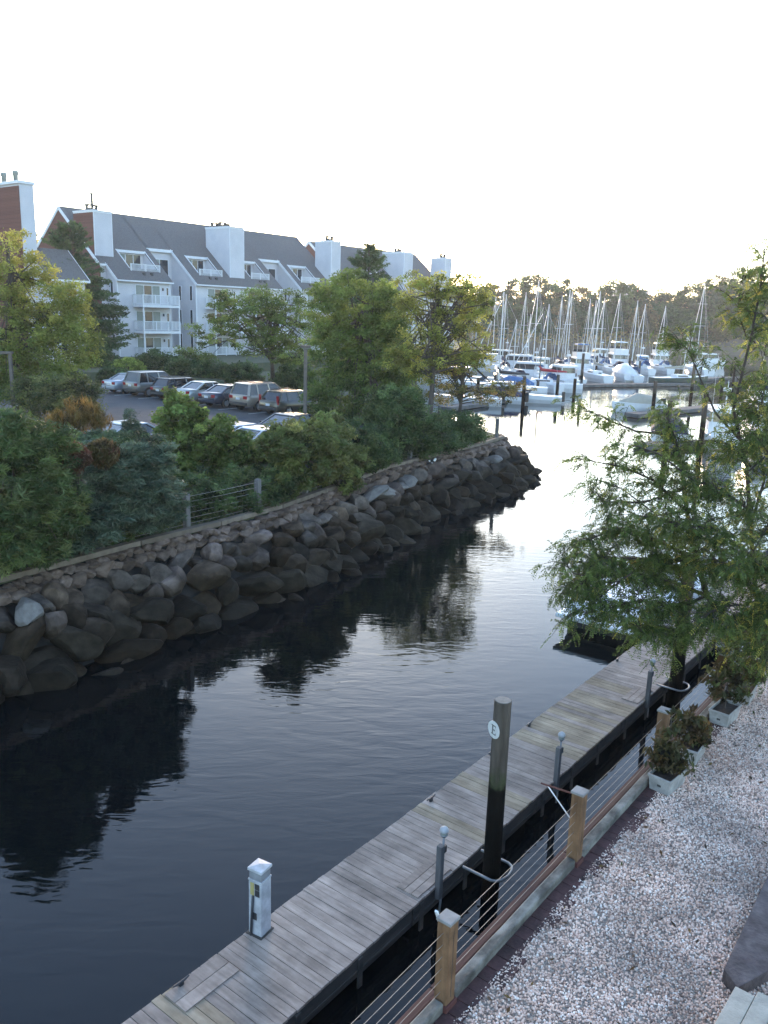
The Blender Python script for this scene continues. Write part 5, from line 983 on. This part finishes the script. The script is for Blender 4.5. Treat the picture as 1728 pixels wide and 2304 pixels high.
FG2 = [(c[0] * .42, c[1] * .55, c[2] * .5) for c in G2]; FG1 = [(c[0] * .38, c[1] * .5, c[2] * .5) for c in G1]; FOR = [tuple(x * .5 for x in c) for c in OR[2:] + OLV + [(.12, .07, .04)]]
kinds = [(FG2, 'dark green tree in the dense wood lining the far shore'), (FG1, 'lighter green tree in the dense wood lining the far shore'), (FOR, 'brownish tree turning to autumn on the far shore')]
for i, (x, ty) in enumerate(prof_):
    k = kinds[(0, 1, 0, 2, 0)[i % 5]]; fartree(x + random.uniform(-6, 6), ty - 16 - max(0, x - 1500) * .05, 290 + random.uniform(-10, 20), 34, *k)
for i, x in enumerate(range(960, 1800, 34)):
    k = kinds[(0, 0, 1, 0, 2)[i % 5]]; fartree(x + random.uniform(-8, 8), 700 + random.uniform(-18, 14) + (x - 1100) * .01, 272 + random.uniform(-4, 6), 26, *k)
for x, ty, Y in ((115, 535, 150), (85, 525, 145), (100, 560, 130), (720, 600, 200), (680, 560, 210)):
    b = ond(x, 700, Y); plant('backdrop_tree', 'tree', 'rusty brown tree showing between the condominium roofs', (b.x, Y, 3), [(b.x, Y, ond(x, ty, Y).z - 4, 5, 4, 4.5), (b.x, Y, ond(x, ty, Y).z - 9, 6, 5, 5)], 90, 50, 1.2, .5, OR + OLV, .25, 6, group='trees behind the condominiums')
# low scrub on the far bank
n = 9000; xx = rng.uniform(-60, 190, n); yy = 258 + rng.random(n) ** 1.3 * 16; zz = .8 + (yy - 257) * .28 + rng.random(n) * 1.1; V, F, K = leafquads(np.stack([xx, yy, zz], 1), rng.normal(size=(n, 3)) + [0, 0, .8], np.full(n, 1.0), .5, colmix(n, OR[1:] + OLV + [(.14, .07, .045)], .25))
tag(mkobj('bank_scrub', fastmesh('bank_scrub', V, F, K), LEAF), 'reddish brown scrub along the far bank above the water', 'scrub', kind='stuff')
# ground cover and fallen leaves under the shrubs of the planted strip
n = 14000; dd = rng.uniform(d0, WPATH.l[8], n); oo = rng.random(n) ** 1.4 * 5.5 + .25; P_ = np.zeros((n, 3))
for i in range(n): p, q = WPATH.at(dd[i]); P_[i] = (p.x - q.x * oo[i], p.y - q.y * oo[i], LZ + rng.random() * .16)
V, F, K = leafquads(P_, rng.normal(size=(n, 3)) + [0, 0, .6], rng.uniform(.08, .2, n), .4, colmix(n, G2 + DK + [(.09, .07, .04)], .25))
tag(mkobj('ground_cover', fastmesh('ground_cover', V, F, K), LEAF), 'low weeds and leaf litter under the seawall shrubs', 'ground cover', kind='stuff')
# ================= cat on the rocks =================
cp = ond(968, 1046, onz(968, 1046, 1.78).y); ct = empty('cat', (cp.x, cp.y, cp.z - .13), R(35), 'black and white cat walking on the seawall rocks', 'cat')
me = bpy.data.meshes.new('body')
vv = [(0, 0, .27), (-.16, 0, .275), (.14, 0, .28), (.23, 0, .33), (.30, 0, .37), (.36, 0, .355), (-.24, 0, .28), (-.34, 0, .22), (-.42, 0, .13), (-.45, 0, .10),
      (.15, .055, .18), (.16, .055, .08), (.19, .055, .012), (.13, -.055, .18), (.09, -.055, .08), (.12, -.055, .012), (-.18, .06, .19), (-.23, .06, .10), (-.20, .06, .012), (-.17, -.06, .19), (-.15, -.06, .09), (-.12, -.06, .012), (.285, .035, .43), (.285, -.035, .43)]
ee = [(0, 1), (0, 2), (2, 3), (3, 4), (4, 5), (1, 6), (6, 7), (7, 8), (8, 9), (2, 10), (10, 11), (11, 12), (2, 13), (13, 14), (14, 15), (1, 16), (16, 17), (17, 18), (1, 19), (19, 20), (20, 21), (4, 22), (4, 23)]
me.from_pydata(vv, ee, []); co = bpy.data.objects.new('body', me); COL.objects.link(co); co.parent = ct
sk = co.modifiers.new('skin', 'SKIN'); rr = [.085, .085, .08, .05, .06, .03, .03, .022, .018, .012] + [.035, .024, .024] * 2 + [.05, .025, .024] * 2 + [.014, .014]
for v, q in zip(me.skin_vertices[0].data, rr): v.radius = (q, q)
me.skin_vertices[0].data[0].use_root = True; co.modifiers.new('sub', 'SUBSURF').levels = 2; co.modifiers['sub'].render_levels = 2
cm = pm('cat_fur', (.015, .015, .017), (.75, .74, .72), 5.5, .9, contrast=.03, detail=1); me.materials.append(cm)

# ================= evening haze box, added partly to imitate veiling lens glare =================
hz = M().box(-880, 1080, -110, 985, -1.0 - .6, 62).build('haze', None); tag(hz, 'thin pale evening haze over the water and land, also imitating lens glare', 'haze', kind='stuff')
hm = bpy.data.materials.new('haze'); hm.use_nodes = True; t = hm.node_tree; t.nodes.remove(t.nodes['Principled BSDF'])
pv = t.nodes.new('ShaderNodeVolumePrincipled'); pv.inputs['Color'].default_value = (.9, .92, .95, 1); pv.inputs['Density'].default_value = .0003; pv.inputs['Anisotropy'].default_value = .35
t.links.new(pv.outputs[0], t.nodes['Material Output'].inputs['Volume']); hz.data.materials.append(hm)
